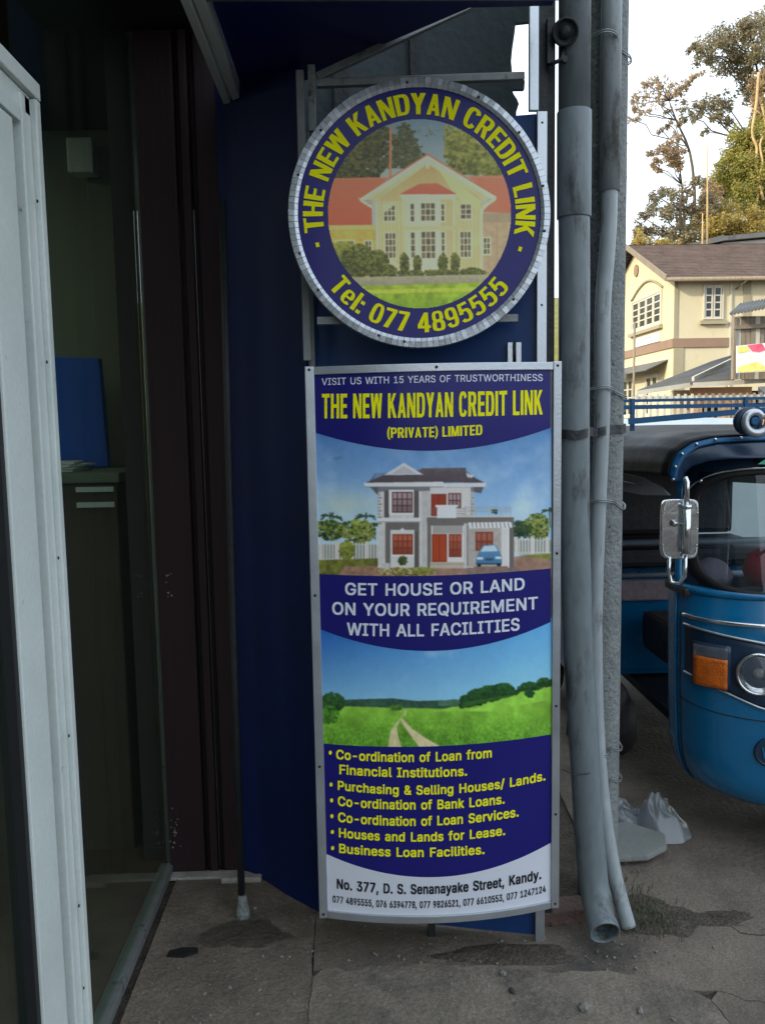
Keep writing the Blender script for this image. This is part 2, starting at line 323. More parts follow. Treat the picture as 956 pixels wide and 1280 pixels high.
mb = M(); mb.box((.615, 2.50, .026), (.16, .075, .05), .12, .08)
single(mb, 'brick', 'brick_mat', (.615, 2.50, 0), 'worn reddish brick lying behind the foot of the grey drainpipe', 'brick', bevel=.006)

# ------------------------------------------------------------------ the signs
XL, XR, YL, YR, BUL = -.133, .572, 2.34, 2.37, .055
def surfy(x):
    t = (x-XL)/(XR-XL); return YL+(YR-YL)*t-4*BUL*t*(1-t)
CXF = [0.200502, 0.360371, -0.008949, 0.008198, 0.013285, -0.000318, 0.009962, -4.6e-05, 0.000504, -1.3e-05, 0.000873, -4e-05]
CZF = [0.971269, -0.011625, -0.802374, -0.015301, -0.007592, -0.028807, -0.001112, -0.02253, 0.00048, -0.001105, -0.000941, -0.002348]
def art(ax, ay):
    """artwork units of the tall banner -> metres across and up its curved face"""
    u = (ax-540)/160; v = (ay-800)/350
    T = [1, u, v, u*u, u*v, v*v, u**3, u*u*v, u*v*v, v**3, u**4, u*u*v*v]
    return sum(c*t for c, t in zip(CXF, T)), sum(c*t for c, t in zip(CZF, T))
def z2(x, y): return 380+x/2.9875, 440+y/2.9875
def z3(x, y): return 380+x/2.9875, 700+y/2.9875
def z4(x, y): return 380+x/2.9875, 920+y/2.9875
# lettering
FONT = None
try:
    fp = os.path.join(bpy.utils.system_resource('DATAFILES'), 'fonts', 'Inter.woff2')
    if os.path.exists(fp): FONT = bpy.data.fonts.load(fp)
except Exception: FONT = None
from mathutils.geometry import delaunay_2d_cdt
def winding_fill(cont, eps=1e-5):
    """fill closed contours (possibly overlapping) by the non-zero rule"""
    vs, es = [], []
    for c in cont:
        n = len(vs); m_ = len(c); vs += [Vector(p) for p in c]; es += [(n+i, n+(i+1) % m_) for i in range(m_)]
    V2, _, F2, *_r = delaunay_2d_cdt(vs, es, [], 0, eps)
    P2 = np.array([(v.x, v.y) for v in V2]); T = np.array([f for f in F2]); C_ = P2[T].mean(1); wn = np.zeros(len(T), int)
    for c in cont:
        A = np.array(c); B = np.roll(A, -1, 0)
        for (xa, ya), (xb, yb) in zip(A, B):
            if ya == yb: continue
            cr_ = ((ya <= C_[:, 1]) & (yb > C_[:, 1])) | ((yb <= C_[:, 1]) & (ya > C_[:, 1]))
            hit = cr_ & (C_[:, 0] < (xb-xa)*(C_[:, 1]-ya)/(yb-ya)+xa); wn += np.where(hit, 1 if yb > ya else -1, 0)
    return P2, [tuple(int(i) for i in t) for t in T[wn != 0]]
GL = {}
def font_glyph(ch):
    """outline of one character from the built-in sans, as contours, and its advance"""
    if ch in GL: return GL[ch]
    def curve(txt):
        c = bpy.data.curves.new('t', 'FONT'); c.body = txt; c.resolution_u = 3
        if FONT: c.font = FONT
        o = bpy.data.objects.new('t', c); COL.objects.link(o); dg = bpy.context.evaluated_depsgraph_get(); dg.update(); oe = o.evaluated_get(dg); cu = oe.to_curve(dg); cont = []
        for sp in cu.splines:
            bp_ = sp.bezier_points; n = len(bp_); pts = []
            if n < 2: continue
            for i in range(n):
                p0, p1 = bp_[i], bp_[(i+1) % n]; st = 4 if ((p0.handle_right-p0.co).length > 1e-4 and (p1.handle_left-p1.co).length > 1e-4 and abs((p0.handle_right-p0.co).cross(p1.co-p0.co).z) > 1e-6) else 1
                for k in range(st):
                    t = k/st; q_ = p0.co*(1-t)**3+p0.handle_right*3*t*(1-t)**2+p1.handle_left*3*t*t*(1-t)+p1.co*t**3; pts.append((round(q_.x, 5), round(q_.y, 5)))
            q2 = [pts[0]]
            for p in pts[1:]:
                if abs(p[0]-q2[-1][0])+abs(p[1]-q2[-1][1]) > 1e-4: q2.append(p)
            if len(q2) > 2: cont.append(q2)
        oe.to_curve_clear(); bpy.data.objects.remove(o); bpy.data.curves.remove(c); return cont
    def xmax(cc): return max(p[0] for c in cc for p in c)
    cont = curve(ch) if ch != ' ' else []; adv = xmax(curve(ch+'I'))-xmax(curve('I'))+0. if ch != ' ' else .26
    GL[ch] = (cont, adv); return GL[ch]
def glyph_mesh(txt, bold, spacing=1.0):
    VV, FF = [], []; x = 0; n = 0
    for ch in txt:
        key = ('m', ch)
        if key not in GL:
            cont, adv = font_glyph(ch); GL[key] = (winding_fill(cont) if cont else (np.zeros((0, 2)), []), adv)
        (P2, F2), adv = GL[key]
        for k, (a, b) in enumerate(((-1, -.7), (1, -.7), (-1, .7), (1, .7), (0, 0)) if bold else ((0, 0),)):   # each impression a hair proud of the last
            if not len(P2): continue
            W_ = np.zeros((len(P2), 3)); W_[:, 0] = P2[:, 0]+x+a*bold; W_[:, 1] = P2[:, 1]+b*bold+.7*bold; W_[:, 2] = k*.00005; VV.append(W_); FF += [tuple(i+n for i in f) for f in F2]; n += len(P2)
        x += adv*spacing+.9*bold
    return np.concatenate(VV), FF
# condensed block capitals, drawn as strokes on a cell one unit high
def _rr(x0, y0, x1, y1, st, sv, keep=lambda a: True, r=None, n=40):
    cx, cy, rx, ry = (x0+x1)/2, (y0+y1)/2, (x1-x0)/2, (y1-y0)/2; out = []
    def pt(a, rx, ry):
        e = 2/2.9; c_, s_ = math.cos(a), math.sin(a); return (cx+rx*math.copysign(abs(c_)**e, c_), cy+ry*math.copysign(abs(s_)**e, s_))
    for i in range(n):
        a0, a1 = i*2*PI/n, (i+1)*2*PI/n
        if keep(math.degrees((a0+a1)/2)): out.append([pt(a0, rx, ry), pt(a1, rx, ry), pt(a1, rx-sv, ry-st), pt(a0, rx-sv, ry-st)])
    return out
def block_glyph(ch):
    W, s_, h = .50, .172, .148                                # cell width, upright stem, bar
    b = lambda x0, y0, x1, y1: [(x0, y0), (x1, y0), (x1, y1), (x0, y1)]
    if ch == ' ': return [], .22
    if ch == 'T': return [b(0, 1-h, W, 1), b(W/2-s_/2, 0, W/2+s_/2, 1-h+.01)], W
    if ch == 'H': return [b(0, 0, s_, 1), b(W-s_+.03, 0, W+.03, 1), b(s_-.01, .43, W-s_+.04, .43+h)], W+.03
    if ch == 'E': return [b(0, 0, s_, 1), b(s_-.01, 0, .44, h), b(s_-.01, .43, .41, .43+h), b(s_-.01, 1-h, .44, 1)], .44
    if ch == 'L': return [b(0, 0, s_, 1), b(s_-.01, 0, .42, h)], .42
    if ch == 'I': return [b(0, 0, s_, 1)], s_
    if ch == 'N': return [b(0, 0, s_-.02, 1), b(W-s_+.06, 0, W+.04, 1), [(0, 1), (s_+.01, 1), (W+.04, 0), (W-s_+.03, 0)]], W+.04
    if ch == 'W': return [[(0, 1), (.17, 1), (.27, 0), (.10, 0)], [(.10, 0), (.26, 0), (.43, 1), (.29, 1)], [(.33, 1), (.46, 1), (.62, 0), (.47, 0)], [(.47, 0), (.63, 0), (.73, 1), (.56, 1)]], .73
    if ch == 'K': return [b(0, 0, s_, 1), [(s_-.01, .36), (s_-.01, .60), (.34, 1), (.53, 1)], [(.17, .50), (.31, .64), (.55, 0), (.36, 0)]], .55
    if ch == 'A': return [[(0, 0), (.17, 0), (.34, 1), (.19, 1)], [(.53, 0), (.36, 0), (.19, 1), (.34, 1)], b(.12, .20, .41, .20+h*.9)], .53
    if ch == 'Y': return [[(0, 1), (.19, 1), (.35, .42), (.17, .42)], [(.52, 1), (.34, 1), (.17, .42), (.35, .42)], b(.17, 0, .35, .44)], .52
    if ch == 'V': return [[(0, 1), (.17, 1), (.33, 0), (.18, 0)], [(.51, 1), (.34, 1), (.18, 0), (.33, 0)]], .51
    if ch == 'M': return [b(0, 0, .16, 1), b(.50, 0, .66, 1), [(0, 1), (.20, 1), (.40, 0), (.26, 0)], [(.66, 1), (.46, 1), (.26, 0), (.40, 0)]], .66
    if ch == 'D': return [b(0, 0, s_, 1), b(s_-.01, 0, .28, h), b(s_-.01, 1-h, .28, 1)]+_rr(.0, 0, .53, 1, h, s_, lambda a: a < 92 or a > 268), .53
    if ch == 'C': return _rr(0, -.015, .52, 1.015, h, s_, lambda a: 24 < a < 336), .52
    if ch == 'P': return [b(0, 0, s_, 1), b(s_-.01, .40, .27, .40+h*.9), b(s_-.01, 1-h, .27, 1)]+_rr(.0, .40, .51, 1, h*.9, s_, lambda a: a < 92 or a > 268), .51
    if ch == 'R': return [b(0, 0, s_, 1), b(s_-.01, .42, .27, .42+h*.9), b(s_-.01, 1-h, .27, 1)]+_rr(.0, .42, .51, 1, h*.9, s_, lambda a: a < 92 or a > 268)+[[(.20, .46), (.38, .52), (.54, 0), (.345, 0)]], .54
    if ch == '0': return _rr(0, -.01, .50, 1.01, h*.9, s_*.95), .50
    if ch == '8': return _rr(.015, .46, .485, 1.01, h*.8, s_*.9)+_rr(0, -.01, .50, .56, h*.85, s_*.95), .50
    if ch == '9': return _rr(0, .38, .50, 1.01, h*.85, s_*.92)+_rr(0, -.01, .50, 1.01, h*.85, s_*.92, lambda a: a < 62 or a > 210), .50
    if ch == '5': return [b(.04, 1-h*.95, .46, 1), [(.02, .44), (.18, .44), (.20, 1), (.05, 1)]]+_rr(0, -.01, .50, .67, h*.85, s_*.92, lambda a: a < 158 or a > 205), .50
    if ch == '7': return [b(0, 1-h, .48, 1), [(.30, 1-h+.02), (.48, 1-h+.02), (.26, 0), (.08, 0)]], .48
    if ch == '4': return [b(.26, 0, .43, 1), b(0, .20, .51, .34), [(0, .20), (.0, .38), (.26, 1), (.36, 1), (.17, .33)]], .51
    if ch == 'e': return _rr(0, -.01, .46, .75, h*.8, s_*.9, lambda a: a < 322)+[b(.1, .31, .40, .31+.11)], .46
    if ch == 'l': return [b(0, 0, s_, 1)], s_
    if ch == ':': return [b(0, 0, s_, .18), b(0, .52, s_, .70)], s_
    if ch in '()':
        g = []
        for i in range(12):
            t0, t1 = math.radians(125+i*110/12), math.radians(125+(i+1)*110/12); g.append([(.40+.40*math.cos(t0), .46+.80*math.sin(t0)), (.40+.40*math.cos(t1), .46+.80*math.sin(t1)), (.42+.27*math.cos(t1), .46+.76*math.sin(t1)), (.42+.27*math.cos(t0), .46+.76*math.sin(t0))])
        return (g if ch == '(' else [[(.22-x, y) for x, y in q_] for q_ in g]), .22
    return [], .4
def block_mesh(txt, gap=.075, fat=0.):
    VV, FF = [], []; x = 0; n = 0
    for ch in txt:
        if ('b', ch) not in GL:
            polys, adv = block_glyph(ch); cc = []
            for p in polys:
                ar = sum(p[i][0]*p[(i+1) % len(p)][1]-p[(i+1) % len(p)][0]*p[i][1] for i in range(len(p)))
                cc.append([tuple(q_) for q_ in (p[::-1] if ar < 0 else p)])
            if cc: A2, B2 = winding_fill(cc, 1e-4); GL[('b', ch)] = (np.concatenate([A2, np.zeros((len(A2), 1))], 1), B2, adv)
            else: GL[('b', ch)] = (np.zeros((0, 3)), [], adv)
        P2, F2, adv = GL[('b', ch)]
        if len(P2): VV.append(P2+np.array((x, 0, 0))); FF += [tuple(i+n for i in f) for f in F2]; n += len(P2)
        x += adv+gap
    return np.concatenate(VV), FF
CAP = {}
def cap_h(bold):
    if bold == 'block': return 1.0
    if bold not in CAP: CAP[bold] = glyph_mesh('H', bold)[0][:, 1].max()
    return CAP[bold]
def any_mesh(txt, bold, spacing=1.0): return block_mesh(txt, .075*spacing) if bold == 'block' else glyph_mesh(txt, bold, spacing)
def raw_mesh(name, V, Fc, m, parent, smooth=False):
    me = bpy.data.meshes.new(name); o0 = origin(parent); me.from_pydata((np.array(V)-np.array(o0)).tolist(), [], Fc)
    me.materials.append(MATS[m]); o = bpy.data.objects.new(name, me); COL.objects.link(o); o.parent = parent
    if smooth: me.polygons.foreach_set('use_smooth', [True]*len(me.polygons))
    return o
def face_y(x, lift): return surfy(x)-lift
def text_banner(txt, mp, x0, x1, base, cap, m, parent, bold=.025, name='lettering', spacing=1.0, words=False):
    V, Fc = any_mesh(txt, bold, spacing); ch = cap_h(bold); xmin, xmax = V[:, 0].min(), V[:, 0].max()
    b0, b1, b2 = base; out = []
    for vx, vy, dl in V:
        t = (vx-xmin)/(xmax-xmin); X = x0+(x1-x0)*t
        B = b0*(1-t)*(1-2*t)+b1*4*t*(1-t)+b2*t*(2*t-1)
        x, z = art(*mp(X, B-vy/ch*cap)); out.append((x, face_y(x, .0024+dl), z))
    if not words: return raw_mesh(name, out, Fc, m, parent)
    xs = sorted((min(V[i][0] for i in f), max(V[i][0] for i in f)) for f in Fc); cuts = []; hi = xs[0][1]      # one part per word
    for a, b in xs:
        if a-hi > .17: cuts.append((a+hi)/2)
        hi = max(hi, b)
    for k in range(len(cuts)+1):
        lo_, hi_ = (cuts[k-1] if k else -9), (cuts[k] if k < len(cuts) else 1e9); fs = [f for f in Fc if lo_ < V[f[0]][0] < hi_]
        use = sorted({i for f in fs for i in f}); mp_ = {i: n for n, i in enumerate(use)}; o = raw_mesh(name, [out[i] for i in use], [tuple(mp_[i] for i in f) for f in fs], m, parent)
    return o
ban = thing('banner_sign', (.22, 2.33, .13), 'tall curved blue banner sign with house and field pictures, below the round sign', 'sign')
TH = .004
def face_strip(top, bot, m, name, lift, n=60, nv=1):
    """band of the printed face between two curves given as 3 artwork points each"""
    def cur(p, t): return tuple(p[0][k]*(1-t)*(1-2*t)+p[1][k]*4*t*(1-t)+p[2][k]*t*(2*t-1) for k in (0, 1))
    V = []; Fc = []
    for j in range(nv+1):
        for i in range(n+1):
            t = i/n; a = cur(top, t); b = cur(bot, t); s = j/nv; x, z = art(a[0]*(1-s)+b[0]*s, a[1]*(1-s)+b[1]*s); V.append((x, face_y(x, lift), z))
    for j in range(nv):
        for i in range(n): Fc.append((j*(n+1)+i, (j+1)*(n+1)+i, (j+1)*(n+1)+i+1, j*(n+1)+i+1))
    return raw_mesh(name, V, Fc, m, ban, True)
# backing sheet with real thickness
bk = M()
def bkf(lift): return lambda u, v: (XL+.012+(XR-XL-.02)*u, face_y(XL+.012+(XR-XL-.02)*u, lift), .15+1.58*v)
bk.grid(bkf(.0005), 40, 1); bk.grid(bkf(-.006), 40, 1); bk.build('backing_sheet', 'alu_dull', ban)
def q(a, b, c): return (a, b, c)
INL, INR = 391.5, 687.5
top_e = (z2(34, 66), z2(478, 58), z2(919, 56))
arc1 = (z2(40, 300), z2(484, 368), z2(919, 283)); arc1b = (z2(40, 300), z2(484, 371), z2(919, 283))
face_strip(top_e, arc1, 'print_blue', 'header_band', .0018)
face_strip((z3(56, 52), z3(490, 58), z3(920, 31)), (z3(61, 258), z3(492, 339), z3(920, 231)), 'print_blue', 'middle_band', .0018)
face_strip((z4(68, 28), z4(495, 38), z4(921, -6)), (z4(76, 437), z4(500, 527), z4(922, 398)), 'print_blue', 'list_band', .0018)
face_strip((z4(74, 425), z4(500, 520), z4(922, 390)), (z4(79, 662), z4(500, 695), z4(922, 632)), 'print_white', 'address_band', .0014)
# aluminium frame strips
def frame_side(x0, x1, z0, z1, name):
    mb = M(); mb.b2(x0, x1, surfy((x0+x1)/2)-.012, surfy((x0+x1)/2)+.012, z0, z1); mb.build(name, 'alu', ban, bevel=.002)
frame_side(-.137, -.112, .138, 1.736, 'frame_side'); frame_side(.553, .5765, .125, 1.742, 'frame_side')
def frame_bow(z0l, z0r, h, name):
    mb = M(); n = 44; V = []
    for i in range(n+1):
        t = i/n; x = -.111+.663*t; zb = z0l+(z0r-z0l)*t
        for dy, dz in ((-.009, 0), (-.009, h), (.01, h), (.01, 0)): V.append((x, surfy(x)+dy, zb+dz))
    Fc = [(i*4+k, i*4+(k+1) % 4, (i+1)*4+(k+1) % 4, (i+1)*4+k) for i in range(n) for k in range(4)]+[(0, 1, 2, 3), (n*4+3, n*4+2, n*4+1, n*4)]
    mb.add(V, Fc); mb.build(name, 'alu', ban, bevel=.0015)
frame_bow(1.7135, 1.7185, .0215, 'frame_top'); frame_bow(.1375, .1255, .022, 'frame_foot')
mb = M()
for (x, z) in ((.565, 1.73), (-.125, 1.727), (.22, 1.727), (.565, .14), (-.125, .15), (.565, .75), (.565, 1.2), (-.125, .6), (-.125, 1.1), (.565, .42)):
    mb.lathe((x, surfy(x)-.0115, z), [(.0042, 0), (.0042, .0012), (.002, .0025)], (0, -1, 0), 8)
mb.build('rivets', 'dark_steel', ban, kind='stuff')
text_banner('VISIT US WITH 15 YEARS OF TRUSTWORTHINESS', z2, 66, 890, (124, 113, 108), 26, 'ink_white', ban, .008)
text_banner('THE NEW KANDYAN CREDIT LINK', z2, 67, 890, (248, 243, 233), 92, 'ink_yellow', ban, 'block', spacing=1.05)
text_banner('(PRIVATE) LIMITED', z2, 310, 665, (320, 317, 309), 38, 'ink_yellow', ban, 'block', spacing=1.)
text_banner('GET HOUSE OR LAND', z3, 153, 823, (130, 131, 111), 46, 'ink_white', ban, .02, words=True)
text_banner('ON YOUR REQUIREMENT', z3, 105, 872, (203, 207, 183), 47, 'ink_white', ban, .02, words=True)
text_banner('WITH ALL FACILITIES', z3, 160, 804, (280, 284, 262), 47, 'ink_white', ban, .02, words=True)
LIST = [('Co-ordination of Loan from', 120, 700, (86, 97, 80), 36, (98, 62)), ('Financial Institutions.', 132, 608, (142, 154, 148), 36, None),
        ('Purchasing & Selling Houses/ Lands.', 126, 900, (201, 217, 165), 35, (101, 181)), ('Co-ordination of Bank Loans.', 126, 748, (260, 275, 252), 36, (103, 240)),
        ('Co-ordination of Loan Services.', 127, 800, (320, 335, 300), 36, (104, 299)), ('Houses and Lands for Lease.', 130, 750, (378, 394, 369), 35, (106, 358)),
        ('Business Loan Facilities.', 131, 673, (436, 452, 440), 35, (107, 418))]
for txt, x0, x1, b, c, bl in LIST:
    text_banner(txt, z4, x0, x1, b, c, 'ink_yellow', ban, .024, spacing=1.0)
    if bl:
        V = []; x_, y_ = bl
        for k in range(12): x, z = art(*z4(x_+6*math.cos(k*PI/6), y_+8*math.sin(k*PI/6))); V.append((x, face_y(x, .0024), z))
        raw_mesh('bullet', V, [tuple(range(12))], 'ink_yellow', ban)
text_banner('No. 377, D. S. Senanayake Street, Kandy.', z4, 122, 885, (570, 589, 534), 38, 'ink_black', ban, .03, spacing=1.0)
text_banner('077 4895555, 076 6394778, 077 9826521, 077 6610553, 077 1247124', z4, 107, 902, (621, 641, 583), 26, 'ink_black', ban, .026, spacing=1.0)

# ---- printed pictures: painted in numpy at artwork resolution, laid on the face as ink colours
class Paint:
    def __init__(s, x0, y0, x1, y1): s.x0, s.y0 = x0, y0; s.w, s.h = int(x1-x0), int(y1-y0); s.a = np.zeros((s.h, s.w, 3)); s.Y, s.X = np.mgrid[0:s.h, 0:s.w]; s.X = s.X+x0; s.Y = s.Y+y0
    def vgrad(s, y0, c0, y1, c1, y_from=None):
        t = np.clip((s.Y-y0)/(y1-y0), 0, 1)[..., None]; k = (s.Y >= y0-1)[..., None]; s.a = np.where(k, np.array(c0)*(1-t)+np.array(c1)*t, s.a)
    def poly(s, pts, c, c2=None, noise=0, seed=1, sc=12):
        n = len(pts); xs = [p[0] for p in pts]; ys = [p[1] for p in pts]
        i0, i1 = max(0, int(min(xs)-s.x0)), min(s.w, int(max(xs)-s.x0)+2); j0, j1 = max(0, int(min(ys)-s.y0)), min(s.h, int(max(ys)-s.y0)+2)
        if i0 >= i1 or j0 >= j1: return
        X = s.X[j0:j1, i0:i1]+.5; Y = s.Y[j0:j1, i0:i1]+.5; r = np.zeros(X.shape, bool)
        for i in range(n):
            xa, ya = pts[i]; xb, yb = pts[(i+1) % n]
            if ya != yb: r ^= ((ya > Y) != (yb > Y)) & (X < (xb-xa)*(Y-ya)/(yb-ya)+xa)
        sub = s.a[j0:j1, i0:i1]
        if c2 is None and not noise: sub[r] = c; return
        col = np.zeros(sub.shape)+np.array(c, float)
        if c2 is not None: t = np.clip((Y-min(ys))/(max(ys)-min(ys)+1e-6), 0, 1)[..., None]; col = col*(1-t)+np.array(c2)*t
        if noise: col = col*(1+noise*(fbm2(j1-j0, i1-i0, sc, seed)-.5)[..., None]*2)
        sub[r] = col[r]
    def rect(s, x0, y0, x1, y1, c, **k): s.poly([(x0, y0), (x1, y0), (x1, y1), (x0, y1)], c, **k)
    def line(s, a, b, wd, c):
        dx, dy = b[0]-a[0], b[1]-a[1]; l = math.hypot(dx, dy); nx, ny = -dy/l*wd/2, dx/l*wd/2
        s.poly([(a[0]+nx, a[1]+ny), (b[0]+nx, b[1]+ny), (b[0]-nx, b[1]-ny), (a[0]-nx, a[1]-ny)], c)
    def leafy(s, cx, cy, rx, ry, cols, n, seed, sz=(3, 7)):
        rg = random.Random(seed)
        for _ in range(n):
            r = rg.random()**.6; a = rg.uniform(0, 2*PI); x = cx+rx*r*math.cos(a); y = cy+ry*r*math.sin(a); d = rg.uniform(*sz); c = rg.choice(cols); k = 1.12-.35*(y-cy+ry)/(2*ry)*rg.uniform(.6, 1.2)
            i0, i1, j0, j1 = int(x-d-s.x0), int(x+d-s.x0), int(y-d*.7-s.y0), int(y+d*.7-s.y0)
            i0, j0 = max(i0, 0), max(j0, 0)
            if i1 > i0 and j1 > j0: s.a[j0:j1, i0:i1] = np.array(c)*k
    def palm(s, x, y, r, c, seed):
        rg = random.Random(seed); s.line((x, y), (x+3, y+r*2.2), 4, (90, 84, 62))
        for k in range(11):
            a = rg.uniform(-.3, PI+.3); s.line((x, y), (x+r*math.cos(a), y-r*.55*math.sin(a)+r*.25), 4, c); s.line((x+r*.5*math.cos(a), y-r*.3*math.sin(a)), (x+r*1.05*math.cos(a), y-r*.2*math.sin(a)+r*.45), 3, c)
    def finish(s, k=2, blur=1, gain=1.0, warm=(1, 1, 1)):
        a = s.a[:s.h//k*k, :s.w//k*k].reshape(s.h//k, k, s.w//k, k, 3).mean((1, 3))
        for _ in range(blur): 
            p = np.pad(a, ((1, 1), (1, 1), (0, 0)), 'edge'); a = (p[:-2, 1:-1]+p[2:, 1:-1]+p[1:-1, :-2]+p[1:-1, 2:]+2*p[1:-1, 1:-1])/6
        rgn = np.random.default_rng(3); h_, w_ = a.shape[:2]; a = a*(1+.05*(fbm2(h_, w_, 9, 77)-.5)+.06*(fbm2(h_, w_, 60, 78)-.5)+.014*rgn.standard_normal((h_, w_)))[..., None]
        a = np.clip(a/255, 0, 1); a = np.where(a <= .04045, a/12.92, ((a+.055)/1.055)**2.4)
        return np.clip(a*gain*np.array(warm), 0, .9), k
def ink_grid(pt, name, fn, parent, gain=1., keep=None, warm=(1, 1, 1), blur=1):
    a, k = pt.finish(gain=gain, warm=warm, blur=blur); h, wd = a.shape[:2]
    X = pt.x0+(np.arange(wd)+.5)*k; Y = pt.y0+(np.arange(h)+.5)*k; X, Y = np.meshgrid(X, Y)
    px, py, pz = fn(X, Y); o0 = origin(parent)
    co_ = np.stack([px-o0.x, py-o0.y, pz-o0.z], -1).reshape(-1, 3)
    idx = np.arange(h*wd).reshape(h, wd); f = np.stack([idx[:-1, :-1], idx[1:, :-1], idx[1:, 1:], idx[:-1, 1:]], -1)
    if keep is not None: kk = keep(X, Y); f = f[kk[:-1, :-1] & kk[1:, :-1] & kk[1:, 1:] & kk[:-1, 1:]]
    f = f.reshape(-1, 4); me = bpy.data.meshes.new(name); me.vertices.add(h*wd); me.vertices.foreach_set('co', co_.ravel())
    me.loops.add(f.size); me.loops.foreach_set('vertex_index', f.ravel().astype(np.int32)); me.polygons.add(len(f))
    me.polygons.foreach_set('loop_start', np.arange(0, f.size, 4, dtype=np.int32)); me.polygons.foreach_set('loop_total', np.full(len(f), 4, dtype=np.int32)); me.update(); me.validate()
    at_ = me.color_attributes.new('ink', 'FLOAT_COLOR', 'POINT'); at_.data.foreach_set('color', np.concatenate([a.reshape(-1, 3), np.ones((h*wd, 1))], 1).ravel())
    me.polygons.foreach_set('use_smooth', [True]*len(me.polygons)); me.materials.append(MATS['print_ink']); o = bpy.data.objects.new(name, me); COL.objects.link(o); o.parent = parent; return o
def banner_fn(mp, lift):
    def f(X, Y):
        ax, ay = mp(X, Y); x, z = art(ax, ay); return x, surfy(x)-lift, z
    return f
# picture of the two-storey house
P = Paint(34, 280, 924, 845); n1 = fbm2(P.h, P.w, 160, 3); n2 = fbm2(P.h, P.w, 60, 4)
ty = np.clip((P.Y-290)/330, 0, 1)[..., None]; tx = np.clip((P.X-40)/880, 0, 1)[..., None]
P.a = np.array((78, 122, 178))*(1-ty)+np.array((158, 192, 220))*ty+tx*(1-ty)*np.array((4, 8, 4))
cl = np.clip((n1*.7+n2*.3-.44)*3.0, 0, 1)[..., None]*(.35+.65*ty); P.a = P.a*(1-cl*.75)+np.array((206, 222, 234))*cl*.75
warmc = (np.clip(1-np.abs(P.X-150)/260, 0, 1)*np.clip(1-np.abs(P.Y-570)/90, 0, 1))[..., None]; P.a = P.a*(1-warmc*.6)+np.array((206, 212, 180))*warmc*.6
GD = [(52, 74, 48), (66, 88, 50), (40, 60, 44)]; GY = [(132, 140, 58), (152, 156, 70), (104, 118, 50)]
for x, y, r in ((100, 612, 42), (165, 640, 30), (228, 612, 40), (262, 645, 26), (868, 612, 34), (800, 640, 30), (915, 590, 30)): P.palm(x, y, r, (56, 76, 54), int(x))
P.leafy(95, 665, 55, 38, GD+GY, 260, 1); P.leafy(205, 672, 60, 45, GY+GD[:1], 320, 2); P.leafy(870, 655, 48, 50, GY+GD[:1], 300, 3); P.leafy(810, 665, 30, 34, GD, 140, 4)
for x0, x1, y0, y1 in ((50, 282, 716, 782), (780, 920, 700, 756)):
    P.rect(x0, y0, x1, y1, (176, 174, 166))
    x = x0
    while x < x1: P.rect(x, y0-6, x+4, y1-4, (214, 212, 204)); P.rect(x+4, y0+4, x+10, y1-10, (132, 136, 128)); x += 11
    for xx in range(x0+6, x1, 58): P.rect(xx, y0-10, xx+13, y1+2, (206, 200, 190))
P.poly([(34, 778), (284, 770), (300, 845), (34, 845)], (112, 112, 52), noise=.4, sc=14); P.poly([(150, 800), (500, 800), (620, 845), (120, 845)], (150, 118, 96), noise=.25)
P.poly([(440, 798), (920, 752), (924, 845), (300, 845)], (156, 122, 104), noise=.22, sc=20); P.poly([(800, 760), (922, 752), (922, 775)], (126, 134, 60), noise=.3)
P.poly([(600, 806), (790, 800), (830, 845), (620, 845)], (130, 110, 100), noise=.2); P.leafy(160, 742, 28, 36, GY, 180, 8)
W = (204, 200, 196)
P.rect(275, 500, 442, 806, W, noise=.06); P.rect(440, 500, 634, 806, (190, 184, 180), noise=.06); P.rect(605, 618, 783, 800, (120, 114, 110))
for yy in range(505, 640, 12): P.rect(275, yy, 290 if yy//12 % 2 else 284, yy+7, (150, 146, 144)); P.rect(618, yy, 634 if yy//12 % 2 else 628, yy+7, (150, 146, 144))
P.poly([(240, 500), (520, 500), (512, 518), (262, 520)], (120, 118, 122)); P.poly([(520, 500), (670, 500), (662, 526), (640, 520), (520, 512)], (122, 120, 124)); P.poly([(250, 503), (276, 503), (276, 532), (268, 528)], (92, 92, 96)); P.poly([(634, 503), (672, 503), (660, 528), (634, 522)], (92, 92, 96))
P.poly([(226, 490), (300, 457), (430, 440), (440, 434), (604, 432), (606, 455), (676, 489), (520, 486)], (98, 88, 92), (84, 74, 78), noise=.12)
for k in range(9): P.line((240+k*3, 486-k*4), (660-k*6, 486-k*5), 1.2, (80, 70, 76))
P.poly([(298, 459), (372, 413), (447, 458)], (208, 206, 208)); P.poly([(325, 455), (372, 425), (420, 455)], (184, 180, 184)); P.poly([(604, 455), (635, 458), (628, 470), (610, 468)], (200, 198, 200))
P.poly([(222, 488), (520, 484), (520, 502), (226, 502)], (216, 214, 212)); P.poly([(518, 490), (680, 488), (676, 504), (518, 504)], (210, 208, 206)); P.line((224, 503), (520, 503), 2, (130, 128, 128))
P.rect(299, 517, 317, 618, (92, 86, 86)); P.rect(410, 517, 428, 618, (92, 86, 86)); P.rect(316, 514, 410, 604, (218, 216, 212))
BR = (112, 48, 34)
def pwin(x0, y0, x1, y1, nx, ny, fr=BR, gl=(150, 144, 152)):
    P.rect(x0, y0, x1, y1, fr); wx = (x1-x0-4)/nx; wy = (y1-y0-4)/ny
    for i in range(nx):
        for j in range(ny): P.rect(x0+4+i*wx, y0+4+j*wy, x0+i*wx+wx, y0+j*wy+wy, tuple(int(v*(1.06-.14*j)) for v in gl))
pwin(328, 522, 405, 600, 4, 3); P.rect(322, 600, 410, 608, (226, 224, 220)); P.rect(274, 620, 436, 633, (216, 214, 210)); P.line((274, 634), (436, 634), 2, (120, 116, 112))
